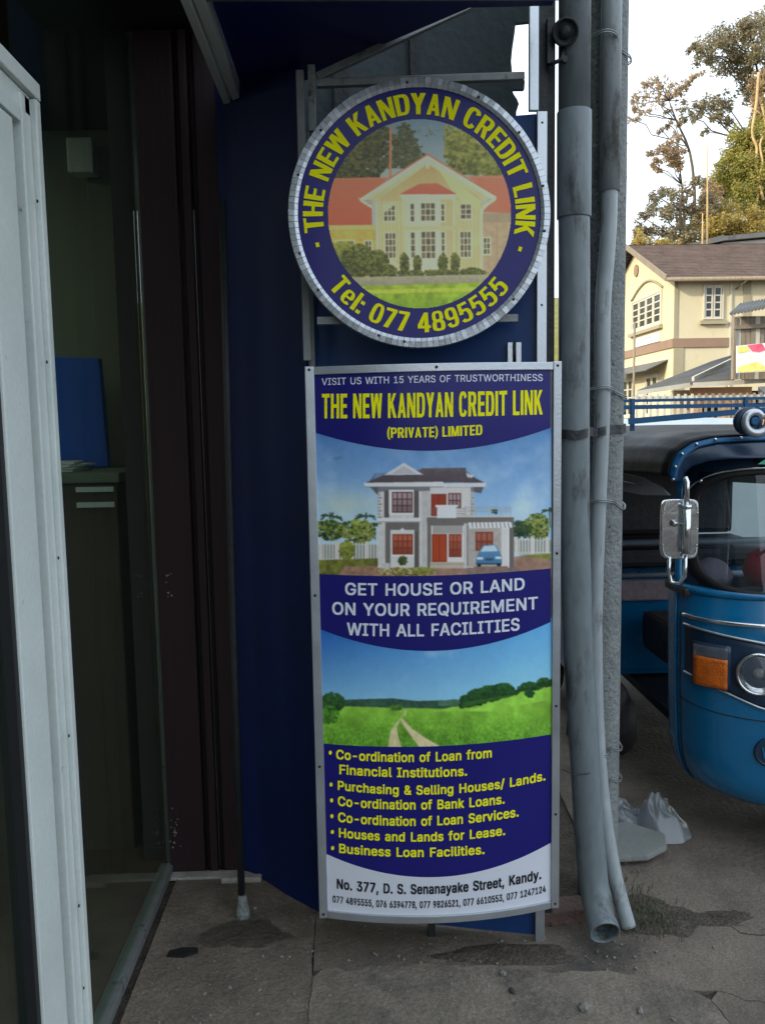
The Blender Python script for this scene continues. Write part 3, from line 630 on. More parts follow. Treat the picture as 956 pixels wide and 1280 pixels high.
P.rect(303, 636, 430, 808, (112, 104, 100)); P.rect(322, 664, 412, 806, (206, 204, 200)); P.rect(412, 670, 424, 806, (92, 84, 80)); pwin(330, 680, 406, 756, 4, 3, (136, 52, 30), (170, 96, 74)); P.rect(326, 757, 411, 764, (222, 220, 214)); P.rect(290, 788, 320, 812, (190, 186, 180))
P.poly([(355, 668), (367, 655), (379, 668)], (220, 220, 216))
P.rect(470, 505, 622, 606, (206, 202, 198)); pwin(474, 530, 531, 612, 2, 1, (124, 48, 34), (140, 56, 40)); pwin(538, 527, 586, 582, 3, 2)
P.rect(458, 614, 782, 640, (112, 106, 102)); P.rect(458, 612, 782, 617, (200, 196, 190))
P.rect(496, 573, 568, 620, (222, 218, 214)); P.rect(490, 571, 574, 579, (232, 230, 226)); P.leafy(712, 596, 11, 9, GD, 30, 9, (2, 4))
for yy in (585, 594, 603): P.line((470, yy), (497, yy), 1.8, (120, 116, 114)); P.line((568, yy), (600, yy), 1.8, (120, 116, 114))
for yy in (580, 588, 596): P.line((598, yy), (772, yy), 1.6, (150, 146, 144))
for xx in (600, 640, 690, 735, 769): P.rect(xx, 576, xx+4, 612, (178, 172, 168))
P.rect(460, 640, 600, 806, (112, 106, 102)); P.rect(474, 648, 596, 806, (212, 208, 204)); P.rect(480, 648, 592, 678, (164, 158, 152)); pwin(477, 680, 533, 784, 1, 1, (132, 50, 26), (160, 66, 36)); P.line((505, 684), (505, 782), 2, (120, 40, 24)); pwin(540, 680, 588, 766, 3, 3, (136, 52, 30), (162, 92, 72))
P.rect(470, 784, 600, 808, (186, 172, 154)); P.rect(596, 640, 608, 808, (196, 190, 184)); P.line((470, 792), (600, 792), 1.5, (140, 128, 116))
P.rect(612, 655, 736, 800, (172, 164, 156), noise=.1); P.rect(736, 655, 772, 800, (206, 202, 196)); pwin(640, 672, 705, 742, 3, 2, (120, 46, 28), (150, 92, 74)); P.rect(766, 640, 782, 806, (104, 98, 96)); P.rect(761, 645, 766, 806, (226, 222, 216))
P.poly([(610, 638), (770, 634), (768, 652), (616, 662)], (196, 192, 186))
for xx in range(616, 768, 15): P.poly([(xx, 636), (xx+8, 636), (xx+11, 656), (xx+3, 657)], (234, 232, 228)); P.poly([(xx+8, 638), (xx+12, 638), (xx+14, 654), (xx+11, 655)], (130, 124, 122))
P.poly([(641, 794), (643, 766), (652, 748), (668, 722), (714, 719), (728, 742), (738, 762), (738, 794)], (96, 144, 178), (70, 116, 152)); P.poly([(658, 746), (672, 725), (712, 722), (724, 744)], (186, 204, 214)); P.rect(645, 766, 668, 775, (206, 216, 222)); P.rect(714, 764, 736, 773, (206, 216, 222)); P.rect(676, 770, 706, 779, (60, 76, 92)); P.rect(641, 788, 738, 794, (56, 76, 94)); P.rect(646, 792, 660, 802, (34, 34, 38)); P.rect(720, 790, 734, 800, (34, 34, 38))
P.leafy(370, 780, 17, 17, [(62, 74, 40), (84, 92, 50)], 110, 12, (2, 4)); P.leafy(380, 822, 110, 17, [(120, 126, 60), (176, 168, 80), (206, 190, 150), (150, 96, 70), (90, 104, 50)], 420, 13, (2, 5)); P.leafy(450, 815, 40, 12, GY, 90, 14, (2, 4))
for (x, y) in ((122, 400), (135, 396)): P.line((x-9, y-5), (x, y), 1.6, (60, 80, 110)); P.line((x, y), (x+9, y-4), 1.6, (60, 80, 110))
ink_grid(P, 'house_picture', banner_fn(z2, .0010), ban, 1.3, blur=2)
# picture of the field and track
P = Paint(54, 215, 926, 715); ty = np.clip((P.Y-250)/290, 0, 1)[..., None]; tx = np.clip((P.X-60)/860, 0, 1)[..., None]
P.a = (np.array((36, 92, 168))*(1-tx)+np.array((98, 168, 214))*tx)*(1-ty)+(np.array((126, 178, 208))*(1-tx)+np.array((150, 204, 222))*tx)*ty
cl = np.clip((fbm2(P.h, P.w, 110, 8)-.52)*4, 0, 1)[..., None]*np.clip(1-np.abs(P.X-400)/360, .1, 1)[..., None]*np.clip(1-np.abs(P.Y-350)/140, 0, 1)[..., None]; P.a = P.a*(1-cl*.45)+np.array((206, 222, 232))*cl*.45
P.poly([(54, 526), (150, 522), (330, 517), (420, 527), (520, 524), (560, 530), (600, 534), (600, 562), (54, 562)], (54, 84, 66), noise=.35, sc=10); P.poly([(500, 528), (560, 520), (600, 524), (600, 545), (500, 545)], (74, 110, 84), noise=.2)
P.poly([(54, 544), (330, 552), (560, 556), (590, 530), (926, 470), (926, 715), (54, 715)], (150, 196, 70), (84, 138, 42), noise=.25, sc=46)
P.poly([(556, 548), (640, 552), (780, 506), (926, 474), (926, 520), (700, 566), (480, 566)], (142, 196, 70), noise=.18, sc=30)
g = fbm2(P.h, P.w, 7, 9, 3)-.5; msk = (P.Y > 556); kx = np.clip((P.Y-556)/120, 0, 1); P.a[msk] *= (1+.7*(g*kx)[msk])[..., None]
rg = random.Random(5)
for _ in range(1500):
    y = rg.uniform(575, 700); x = rg.uniform(56, 924); l = (y-550)/14*rg.uniform(.5, 1.4)
    P.line((x, y), (x+rg.uniform(-2, 2), y-l), 1.3, rg.choice([(96, 158, 44), (146, 200, 76), (70, 130, 36), (120, 176, 56)]))
P.poly([(382, 560), (376, 575), (352, 598), (322, 640), (314, 700), (364, 700), (352, 660), (346, 625), (360, 596), (374, 578)], (206, 192, 146), noise=.12); P.poly([(358, 592), (372, 596), (400, 628), (452, 664), (516, 700), (430, 700), (392, 648), (366, 612)], (206, 192, 146), noise=.12); P.poly([(376, 560), (384, 560), (380, 580), (372, 580)], (200, 190, 150))
P.leafy(105, 532, 46, 34, [(46, 84, 44), (60, 100, 46), (38, 70, 40)], 380, 21, (3, 7)); P.leafy(95, 580, 36, 34, [(74, 128, 44), (60, 110, 40)], 160, 22, (2, 5)); P.leafy(345, 552, 22, 10, [(84, 120, 48), (60, 100, 48)], 80, 23, (2, 5))
for cx_, cy_, rx_, ry_ in ((610, 528, 28, 22), (650, 512, 40, 30), (700, 498, 40, 30), (745, 488, 38, 26), (590, 545, 12, 8), (785, 494, 16, 9), (850, 472, 40, 14), (900, 458, 28, 16), (820, 482, 22, 9), (842, 500, 15, 12)):
    P.leafy(cx_, cy_, rx_, ry_, [(38, 76, 40), (50, 92, 44), (30, 62, 36)], int(rx_*ry_*.4), int(cx_), (3, 6))
P.poly([(585, 552), (780, 508), (790, 500), (600, 530)], (52, 92, 40), noise=.2)
ink_grid(P, 'field_picture', banner_fn(z3, .0010), ban, 1.35, blur=2)

# ---- round sign
CXs, CZs, RS, YS = .1805, 2.128, .348, 2.30
rnd = thing('round_sign', (CXs, YS, CZs-RS), 'round blue sign with a cream house picture, yellow lettering and a crimped metal rim', 'sign')
def disc(r, y, name, m, depth, n=120):
    mb = M(); mb.lathe((CXs, y+depth, CZs), [(r, 0), (r, depth)], (0, -1, 0), n); return mb.build(name, m, rnd)
disc(RS-.006, YS+.003, 'back_plate', 'alu_dull', .02)
disc(.327, YS, 'blue_face', 'print_blue', .0025)
mb = M(); NT = 132; rg = random.Random(4)
for k in range(NT):                                        # crimped tabs of the rim
    a0, a1 = k*2*PI/NT, (k+.93)*2*PI/NT; am = (a0+a1)/2; jit = rg.uniform(-.0006, .0006); V = []
    for a, dy in ((a0, .0009*(k % 2)), (a1, .0009*((k+1) % 2))):
        for r, y in ((.323, -.004), (.332, -.0075), (RS, -.006+jit), (RS+.0015, .012)): V.append((CXs+r*math.cos(a), YS+y+dy*.6+jit, CZs+r*math.sin(a)))
    mb.add(V, [(i, i+1, i+5, i+4) for i in range(3)])
mb.build('crimped_rim', 'alu', rnd, kind='stuff', solid=.0012)
mb = M()
for a in (12, 38, 62, 95, 140, 162, 197, 215, 250, 262, 318, 352): mb.lathe((CXs+.335*math.cos(math.radians(a)), YS-.0085, CZs+.335*math.sin(math.radians(a))), [(.004, 0), (.003, .002)], (0, -1, 0), 8)
mb.build('rivets', 'dark_steel', rnd, kind='stuff')
def text_ring(txt, a0, a1, rbase, cap, up, bold, parent, xs=1.0):
    """a0, a1 in degrees counter-clockwise from +x; up = letters point outwards"""
    V, Fc = any_mesh(txt, bold, .9); ch = cap_h(bold); xmin, xmax = V[:, 0].min(), V[:, 0].max(); out = []
    for vx, vy, dl in V:
        t = (vx-xmin)/(xmax-xmin); a = math.radians(a0+(a1-a0)*t); r = rbase+(1 if up else -1)*vy/ch*cap
        out.append((CXs+r*math.cos(a), YS-.0012-dl, CZs+r*math.sin(a)))
    return raw_mesh('lettering', out, Fc, 'ink_yellow', parent)
text_ring('THE NEW KANDYAN CREDIT LINK', 188.3, -11.8, .2565, .053, True, 'block', rnd)
text_ring('Tel: 077 4895555', 216.5, 321.3, .3075, .052, False, 'block', rnd)
for a in (195.3, -18.9):
    mb = M(); a = math.radians(a); c = Vector((CXs+.283*math.cos(a), YS-.0012, CZs+.283*math.sin(a))); mb.box(c, (.009, .0012, .012), 0, 0, -a-PI/2+PI/2); mb.build('dash', 'ink_yellow', rnd)
P = Paint(140, 158, 798, 846)
P.vgrad(158, (112, 138, 160), 420, (176, 184, 176)); n1 = fbm2(P.h, P.w, 50, 31)
F1 = [(78, 82, 52), (98, 98, 58), (62, 68, 48), (116, 110, 66)]; F2 = [(124, 130, 62), (144, 146, 74), (98, 108, 54), (162, 158, 90)]
P.leafy(250, 290, 110, 100, F1, 1500, 31, (3, 8)); P.leafy(320, 235, 60, 55, F1, 500, 32, (3, 7)); P.leafy(190, 330, 60, 50, F1, 500, 33)
P.line((421, 172), (421, 330), 4, (92, 78, 60))
for k in range(34):
    y = 176+k*4.6; l = 9+k*1.5+(k % 3)*5; d_ = 1 if k % 2 else -1
    P.leafy(421+d_*l*.55, y+6, l*.75, 5, [(78, 84, 58), (92, 96, 66), (70, 74, 56), (104, 106, 74)], int(l*1.0), k, (2, 5))
P.leafy(505, 205, 40, 20, [(140, 150, 150), (120, 132, 128)], 40, 34, (2, 4)); P.leafy(575, 215, 26, 34, F2, 90, 38, (2, 5))
P.leafy(655, 285, 95, 75, F2, 1300, 35, (3, 8)); P.leafy(600, 240, 40, 40, F2, 300, 36); P.leafy(730, 330, 55, 40, F2, 400, 37)
P.poly([(367, 185), (375, 185), (371, 372), (362, 372)], (196, 130, 92))
RO = (206, 112, 84)
P.poly([(140, 367), (362, 366), (262, 442), (300, 470), (300, 534), (140, 534)], (216, 128, 98), (194, 100, 76)); P.poly([(638, 364), (798, 362), (798, 498), (690, 492), (735, 440)], (214, 132, 104), (200, 118, 94))
for yy in range(376, 534, 9): P.line((140, yy), (300 if yy > 440 else 362-(yy-366)*1.3, yy), 1.4, (184, 92, 70)); P.line((640+(yy-366), yy), (798, yy), 1.4, (186, 104, 84))
P.rect(140, 534, 312, 560, (206, 186, 122)); P.rect(140, 550, 312, 720, (196, 176, 92), noise=.1); pw = P
def cwin(x0, y0, x1, y1, nx, ny, fr=(226, 214, 184), gl=(104, 100, 84)):
    P.rect(x0-3, y0-3, x1+3, y1+3, fr); wx = (x1-x0)/nx; wy = (y1-y0)/ny
    for i in range(nx):
        for j in range(ny): P.rect(x0+i*wx+1.5, y0+j*wy+1.5, x0+(i+1)*wx-1.5, y0+(j+1)*wy-1.5, tuple(v*(.9+.25*((i+j) % 2)) for v in gl))
cwin(172, 590, 236, 630, 4, 2); cwin(274, 592, 298, 628, 2, 2); P.rect(686, 496, 798, 720, (184, 162, 132), noise=.08); P.rect(686, 496, 798, 530, (168, 150, 124)); cwin(692, 585, 716, 645, 2, 3); P.line((740, 500), (740, 700), 2, (160, 142, 116))
P.poly([(497, 292), (285, 440), (318, 455), (318, 705), (688, 705), (688, 452), (720, 440)], (214, 196, 150), (206, 188, 140), noise=.06, sc=60)
P.poly([(497, 320), (330, 440), (330, 450), (680, 450), (680, 440)], (188, 164, 112), (200, 180, 132)); P.poly([(540, 345), (585, 372), (680, 452), (676, 490), (600, 440), (560, 380)], (236, 208, 146))
for xx in range(322, 688, 13): P.line((xx, 455), (xx, 700), 1.2, (188, 170, 126))
P.poly([(497, 284), (255, 438), (268, 452), (497, 312), (730, 450), (738, 436)], (238, 222, 184)); P.line((497, 286), (258, 438), 5, RO); P.line((497, 286), (736, 434), 5, RO); P.poly([(255, 440), (300, 466), (300, 476), (262, 452)], (226, 210, 176)); P.poly([(738, 438), (690, 470), (692, 482), (738, 450)], (214, 196, 160)); P.rect(492, 312, 502, 336, (236, 226, 200))
P.poly([(405, 430), (595, 430), (590, 700), (415, 700)], (222, 206, 162)); P.rect(427, 445, 540, 700, (232, 218, 178)); P.rect(540, 445, 585, 700, (200, 182, 138)); P.rect(408, 540, 592, 556, (206, 190, 146))
P.poly([(396, 427), (468, 390), (530, 388), (600, 428)], (212, 118, 90), (196, 102, 78)); P.poly([(396, 427), (600, 428), (590, 440), (408, 440)], (236, 222, 186))
for k in range(8): P.line((470+k*9, 392), (405+k*26, 426), 1.4, (180, 88, 68))
for wdw in ((342, 464, 382, 522, 3, 3), (435, 460, 450, 525, 1, 3), (472, 458, 523, 523, 3, 3), (612, 464, 650, 517, 2, 3), (345, 564, 383, 655, 3, 4), (435, 562, 451, 655, 1, 4), (472, 560, 523, 658, 3, 4), (610, 562, 648, 655, 3, 4), (543, 462, 556, 524, 1, 3), (543, 562, 556, 655, 1, 4)): cwin(*wdw)
P.poly([(342, 462), (382, 462), (342, 492)], (222, 206, 164)); P.line((687, 480), (687, 705), 5, (236, 224, 190)); P.line((318, 455), (318, 705), 4, (236, 224, 190)); P.line((690, 478), (736, 446), 3, (236, 224, 190))
P.poly([(330, 640), (345, 640), (400, 690), (395, 700)], (232, 218, 180))
SH = [(104, 110, 56), (84, 90, 48), (128, 130, 66), (70, 76, 44)]
P.leafy(200, 640, 50, 50, [(150, 150, 70), (120, 124, 60)], 400, 41); P.leafy(250, 665, 55, 62, SH, 700, 42, (3, 7)); P.leafy(318, 678, 40, 52, SH, 500, 43, (2, 6)); P.leafy(362, 702, 20, 20, SH, 120, 44)
for xx, hh, ww in ((412, 36, 15), (458, 32, 13), (548, 34, 16), (592, 36, 15)): P.leafy(xx, 710-hh, ww, hh, SH, 260, xx, (2, 5))
P.leafy(520, 712, 190, 13, SH, 500, 47, (2, 5)); P.leafy(650, 708, 50, 14, SH, 160, 48, (2, 5))
P.poly([(140, 722), (798, 716), (798, 760), (140, 762)], (172, 166, 142), (150, 146, 122), noise=.1); P.poly([(140, 757), (500, 750), (798, 744), (798, 850), (140, 850)], (158, 186, 58), (118, 150, 44), noise=.3, sc=24)
P.poly([(140, 770), (798, 762), (798, 775), (140, 785)], (184, 204, 76), noise=.2)
def circ_fn(X, Y): return CXs+(X-468)/457*.346, YS-.0009+0*X, CZs-(Y-500)/479*.346
ink_grid(P, 'house_picture', circ_fn, rnd, 1.6, warm=(1.08, 1.0, .84), blur=2, keep=lambda X, Y: ((X-468)/457)**2+((Y-500)/479)**2 < (.2445/.346)**2)  # ink brightened and warmed to carry the glow over the sign

# ------------------------------------------------------------------ the shop on the left
shop = thing('shop_building', (-.7, 3, 0), 'dark shop building along the left with a tall glass front and a low dark ceiling', 'building')
mb = M(); mb.b2(-9.4, -.74, -14, 7.6, 2.95, 8.5); mb.build('upper_storey', 'office_wall', shop)
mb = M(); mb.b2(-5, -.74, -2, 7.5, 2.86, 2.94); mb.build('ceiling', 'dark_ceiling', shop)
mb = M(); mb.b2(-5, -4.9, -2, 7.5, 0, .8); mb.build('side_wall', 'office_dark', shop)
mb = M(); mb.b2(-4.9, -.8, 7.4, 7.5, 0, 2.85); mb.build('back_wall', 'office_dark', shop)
mb = M(); mb.b2(-9.4, -.74, -14, -2.1, 0, 2.94); mb.build('street_wall', 'office_wall', shop)
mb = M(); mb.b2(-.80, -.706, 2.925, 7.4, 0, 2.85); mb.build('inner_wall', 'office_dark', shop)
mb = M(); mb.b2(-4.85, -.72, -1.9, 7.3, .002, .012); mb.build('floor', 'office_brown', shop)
mb = M(); mb.b2(-2.6, -1.42, 3.75, 3.85, 0, 2.85); mb.build('partition', 'office_wall', shop)
mb = M(); mb.b2(-1.06, -.86, 3.52, 3.62, 0, 2.76); mb.b2(-1.42, -1.075, 3.64, 3.70, 0, 2.8); mb.build('door_jamb', 'office_wall', shop, bevel=.004)
mb = M(); mb.b2(-1.10, -1.0, 3.42, 3.50, 2.57, 2.70); single(mb, 'wall_box', 'white_alu', (-1.05, 3.46, 2.57), 'small white box fixed high on the pale green jamb inside the shop', 'box', bevel=.006)
desk = thing('counter', (-1.1, 3.3, 0), 'tall brown counter behind the shop glass', 'counter')
mb = M(); mb.b2(-1.75, -.86, 3.02, 3.5, 0, 1.38); mb.build('body', 'office_brown', desk, bevel=.006)
mb = M(); mb.b2(-1.78, -.84, 2.99, 3.52, 1.385, 1.42); mb.build('top', 'office_wall', desk, bevel=.006)
mb = M(); mb.b2(-.99, -.86, 2.978, 2.99, 1.30, 1.318); mb.b2(-.99, -.86, 2.978, 2.99, 1.355, 1.372); mb.build('trim', 'white_alu', desk)
mb = M(); mb.prism([(-1.24, 3.36, 1.425), (-.985, 3.36, 1.425), (-1.0, 3.36, 1.85), (-1.17, 3.36, 1.86), (-1.235, 3.36, 1.81)], (0, .05, 0)); single(mb, 'document_tray', 'blue_file', (-1.1, 3.38, 1.425), 'tall bright blue document tray on the counter behind the shop glass', 'tray', bevel=.004)
rg = random.Random(3)
for k in range(4):
    mb = M(); mb.box((-1.14+rg.uniform(-.02, .02), 3.2, 1.424+k*.009), (.22, .2, .007), rg.uniform(-.2, .2))
    single(mb, 'paper_stack', 'paper', (-1.14, 3.2, 1.4205+k*.009), ['lowest white papers on the counter in front of the blue tray', 'second sheaf of white papers from the counter top', 'third sheaf of white papers from the counter top', 'topmost white papers in front of the blue tray'][k], 'papers', 'sheaves of paper on the counter')
lp = thing('ceiling_lamp', (-2.0, 2.6, 2.8), 'lit tube lamp on the ceiling deep inside the shop', 'lamp')
mb = M(); mb.b2(-2.06, -1.94, 2.0, 3.2, 2.80, 2.855); mb.build('housing', 'white_alu', lp, bevel=.004)
al = bpy.data.lights.new('lamp_light', 'AREA'); al.shape = 'RECTANGLE'; al.size = .1; al.size_y = 1.1; al.energy = 4.5; al.color = (1, .9, .7); ao = bpy.data.objects.new('lamp_light', al); COL.objects.link(ao); ao.location = (-2.0, 2.6, 2.79)
# glass front
gw = thing('shop_window', (-.7, 2.4, 0), 'tall greenish glass shop window running back into the dark passage', 'window')
mb = M(); mb.b2(-.704, -.698, 1.86, 2.885, .035, 2.85); mb.build('pane', 'shop_glass', gw)
mb = M(); mb.b2(-.725, -.680, 1.60, 2.86, .004, .036); mb.build('bottom_rail', 'alu_dull', gw, bevel=.003)
mb = M(); mb.b2(-.712, -.6895, 2.886, 2.92, .0, 2.85); mb.build('edge_trim', 'alu_dull', gw)
# white aluminium door frame
fr = thing('door_frame', (-.66, 1.7, 0), 'white aluminium door and frame of the shop, nearest thing on the left', 'door')
mb = M(); mb.b2(-.705, -.650, 1.845, 1.870, .0, 2.262); mb.b2(-.705, -.662, 1.80, 1.843, 0, 2.26); mb.b2(-.705, -.655, 1.775, 1.799, 0, 2.25); mb.build('jamb', 'white_alu', fr, bevel=.003)
mb = M(); mb.b2(-.705, -.650, .4, 1.8745, 2.265, 2.30); mb.b2(-.705, -.662, .4, 1.842, 2.222, 2.263); mb.b2(-.705, -.655, .4, 1.77, 2.19, 2.2205); mb.build('head', 'white_alu', fr, bevel=.003)
mb = M(); mb.b2(-.71, -.680, 1.735, 1.773, .01, 2.188); mb.build('door_groove', 'alu_dull', fr)
mb = M(); mb.b2(-.70, -.658, 1.61, 1.734, .02, 2.185); mb.build('door_stile', 'white_alu', fr, bevel=.003)
mb = M(); mb.b2(-.70, -.664, 1.590, 1.609, .02, 2.185); mb.build('gasket', 'black_rubber', fr)
mb = M(); mb.b2(-.69, -.684, .8, 1.589, .12, 2.15); mb.build('door_glass', 'shop_glass', fr)
mb = M()
for z in (2.05, 1.72, 1.3, .9, .5, .3): mb.lathe((-.652, 1.823, z), [(.004, 0), (.003, .002)], (1, 0, 0), 8)
mb.build('screws', 'dark_steel', fr, kind='stuff')
# maroon boarded wall at the end of the passage
tw = thing('boarded_wall', (-.55, 2.85, 0), 'narrow wall of dark maroon upright boards at the end of the passage', 'wall')
for (x0, x1, dy, m) in ((-.689, -.566, 0, 'maroon'), (-.564, -.548, .018, 'maroon_dark'), (-.546, -.520, -.006, 'maroon'), (-.518, -.500, .02, 'maroon_dark'), (-.498, -.430, -.004, 'maroon'), (-.428, -.395, .014, 'maroon_dark')):
    mb = M(); mb.b2(x0, x1, 2.845+dy, 2.885+dy, 0, 2.84); mb.build('board', m, tw, bevel=.004)
mb = M(); rg = random.Random(9)
for k in range(26):
    x, z = (rg.gauss(-.668, .012), rg.gauss(.165, .045)) if k < 18 else (rg.uniform(-.67, -.64), rg.uniform(1.0, 1.08))
    if -.688 < x < -.57: mb.lathe((x, 2.8445, z), [(rg.uniform(.002, .007), 0), (.0015, .0015)], (0, -1, 0), 6)
mb.build('paint_chips', 'foam_board', tw)
mb = M(); mb.b2(-.69, -.34, 2.80, 2.845, 0, .012); mb.b2(-.50, -.36, 2.77, 2.80, 0, .02); mb.build('mortar_foot', 'cement', tw, bevel=.006)
mb = M()
mb.tube([(-.400, 2.575, .02), (-.396, 2.58, .8), (-.390, 2.59, 1.6), (-.384, 2.60, 2.25)], .0115, 12)
rod = thing('steel_post', (-.4, 2.575, 0), 'thin dark upright pipe standing in a lump of cement before the blue wall', 'post')
mb.build('pipe', 'dark_steel', rod)
mb = M(); mb.lathe((-.397, 2.572, .001), [(.026, 0), (.022, .02), (.0155, .045), (.013, .075)], (0, 0, 1), 14); mb.build('cement_collar', 'pole_concrete', rod)
# blue sheet-metal wall, bowed, with an aluminium edge
bw = thing('blue_booth', (.1, 2.5, 0), 'bowed blue sheet-metal wall of the corner booth behind both signs', 'wall')
WP = [(-.43, 2.835), (-.36, 2.79), (-.27, 2.69), (-.16, 2.585), (-.12, 2.555), (.05, 2.51), (.216, 2.475), (.40, 2.43), (.538, 2.40)]
def wall_strip(pts, z0f, z1f, m, name, th=.012):
    mb = M(); n = len(pts); V = []
    for i, (x, y) in enumerate(pts):
        a = pts[max(i-1, 0)]; b = pts[min(i+1, n-1)]; d = Vector((b[0]-a[0], b[1]-a[1])).normalized(); nx, ny = -d.y, d.x
        V += [(x, y, z0f(x)), (x, y, z1f(x)), (x+nx*th, y+ny*th, z1f(x)), (x+nx*th, y+ny*th, z0f(x))]
    mb.add(V, [(i*4+k, i*4+(k+1) % 4, (i+1)*4+(k+1) % 4, (i+1)*4+k) for i in range(n-1) for k in range(4)]+[(0, 1, 2, 3), (n*4-1, n*4-2, n*4-3, n*4-4)])
    return mb.build(name, m, bw)
def smooth(pts, k=6):
    out = []
    for i in range(len(pts)-1):
        p0, p1, p2, p3 = [Vector(pts[max(0, min(len(pts)-1, i+j))]) for j in (-1, 0, 1, 2)]
        for t in [j/k for j in range(k)]: q_ = .5*((2*p1)+(-p0+p2)*t+(2*p0-5*p1+4*p2-p3)*t*t+(-p0+3*p1-3*p2+p3)*t**3); out.append((q_.x, q_.y))
    return out+[pts[-1]]
WS = smooth(WP)
wall_strip([p for p in WS if p[0] < -.145], lambda x: .004, lambda x: 2.95, 'blue_sheet', 'side_sheet')
wall_strip([p for p in WS if p[0] > -.14], lambda x: .012+.0*x, lambda x: 2.42, 'blue_panel', 'front_sheet')
mb = M(); mb.b2(.512, .540, 2.384, 2.394, .0, 2.42); mb.b2(.530, .5405, 2.394, 2.43, .0, 2.42); mb.build('edge_angle', 'alu', bw, bevel=.002)
mb = M(); mb.b2(-.136, -.118, 2.53, 2.548, .01, 2.42); mb.build('left_angle', 'alu_dull', bw, bevel=.002)
mb = M(); mb.b2(.190, .212, 2.43, 2.452, 0, .14); mb.build('foot', 'dark_steel', bw, bevel=.002)
mb = M()
for z in (2.39, 1.9, 1.55, .9, .3): mb.lathe((.526, 2.384, z), [(.0035, 0), (.002, .002)], (0, -1, 0), 8)
mb.build('screws', 'dark_steel', bw, kind='stuff')
hg = thing('hasp', (.453, 2.36, 1.75), 'small bright metal hinge plate just above the banner frame', 'hinge')
for dx in (-.012, .012): mb = M(); mb.b2(.453+dx-.0075, .453+dx+.0075, 2.405, 2.410, 1.74, 1.80); mb.build('leaf', 'alu', hg, bevel=.001)
mb = M(); mb.tube([(.453, 2.40, 1.742), (.453, 2.40, 1.80)], .0035, 8); mb.build('pin', 'dark_steel', hg)
# frame that carries the round sign
cf = thing('sign_frame', (.2, 2.43, 2.4), 'dull aluminium rack of uprights and rails behind the top of the round sign', 'frame')
for a, b, wd, th, nm in (((-.135, 2.44, 1.76), (-.135, 2.44, 2.55), .022, .02, 'upright'), ((-.103, 2.43, 2.385), (-.103, 2.43, 2.56), .020, .02, 'upright'), ((-.09, 2.43, 2.512), (.485, 2.43, 2.528), .02, .022, 'rail'),
                         ((-.09, 2.47, 2.545), (.36, 2.47, 2.74), .02, .02, 'brace'), ((.505, 2.40, 2.425), (.505, 2.40, 3.05), .026, .016, 'upright'), ((.566, 2.47, .0), (.564, 2.47, 3.05), .030, .022, 'upright'), ((.541, 2.455, 2.425), (.541, 2.455, 3.05), .030, .016, 'upright')):
    mb = M(); mb.bar(a, b, wd, th, (0, 1, 0)); mb.build(nm, 'alu' if a[0] == .505 else ('dark_steel' if a[0] > .54 else 'alu_dull'), cf, bevel=.002)
for z in (2.05, 1.85): mb = M(); mb.b2(-.1, .45, 2.335, 2.36, z, z+.02); mb.build('cross_rail', 'alu_dull', cf)
# dark cladding above the booth, ragged at its right edge
cl_ = thing('upper_cladding', (.2, 2.9, 2.4), 'dark weathered cladding above the booth with a ragged right edge open to the sky', 'wall')
edge = [(.553, 2.30), (.553, 2.60), (.562, 2.625), (.556, 2.64), (.545, 2.655), (.538, 2.672), (.580, 2.672), (.582, 2.70), (.541, 2.705), (.536, 2.76), (.540, 2.80), (.548, 2.85), (.551, 2.88), (.60, 2.885), (.60, 3.6)]
mb = M(); mb.prism([(-.4, 2.9, 2.3)]+[(x, 2.9, z) for x, z in edge]+[(-.4, 2.9, 3.6)], (0, .02, 0)); mb.build('sheet', 'dark_sheet', cl_)
mb = M(); mb.b2(-.05, .0, 2.87, 2.90, 2.5, 3.3); mb.b2(.2, .23, 2.87, 2.90, 2.5, 3.3); mb.build('batten', 'dark_steel', cl_)
# overhead canopy
cn = thing('canopy', (0, 1.8, 2.6), 'low dark blue canopy overhead with a pale metal edging along its left side', 'canopy')
mb = M(); mb.prism([(-.335, 1.7, 2.63), (-.335, 2.86, 2.63), (-.25, 2.86, 2.63), (-.07, 2.63, 2.63), (.31, 2.26, 2.63), (.52, 2.25, 2.63), (.52, 1.7, 2.63)], (0, 0, .05)); mb.build('soffit', 'blue_soffit', cn)
mb = M(); mb.b2(-.402, -.378, 1.0, 2.90, 2.60, 2.66); mb.b2(-.372, -.345, 1.0, 2.89, 2.604, 2.66); mb.build('edging', 'white_alu', cn, bevel=.003)
mb = M(); mb.b2(-.343, .52, 2.155, 2.175, 2.606, 2.629); mb.build('cross_trim', 'alu_dull', cn, bevel=.002)
mb = M(); mb.b2(-.74, -.404, .6, 2.95, 2.86, 2.9); mb.build('ceiling_board', 'dark_ceiling', cn)
mb = M(); mb.b2(-.69, -.34, 2.89, 2.93, 2.3, 3.2); mb.build('end_board', 'dark_ceiling', cn)

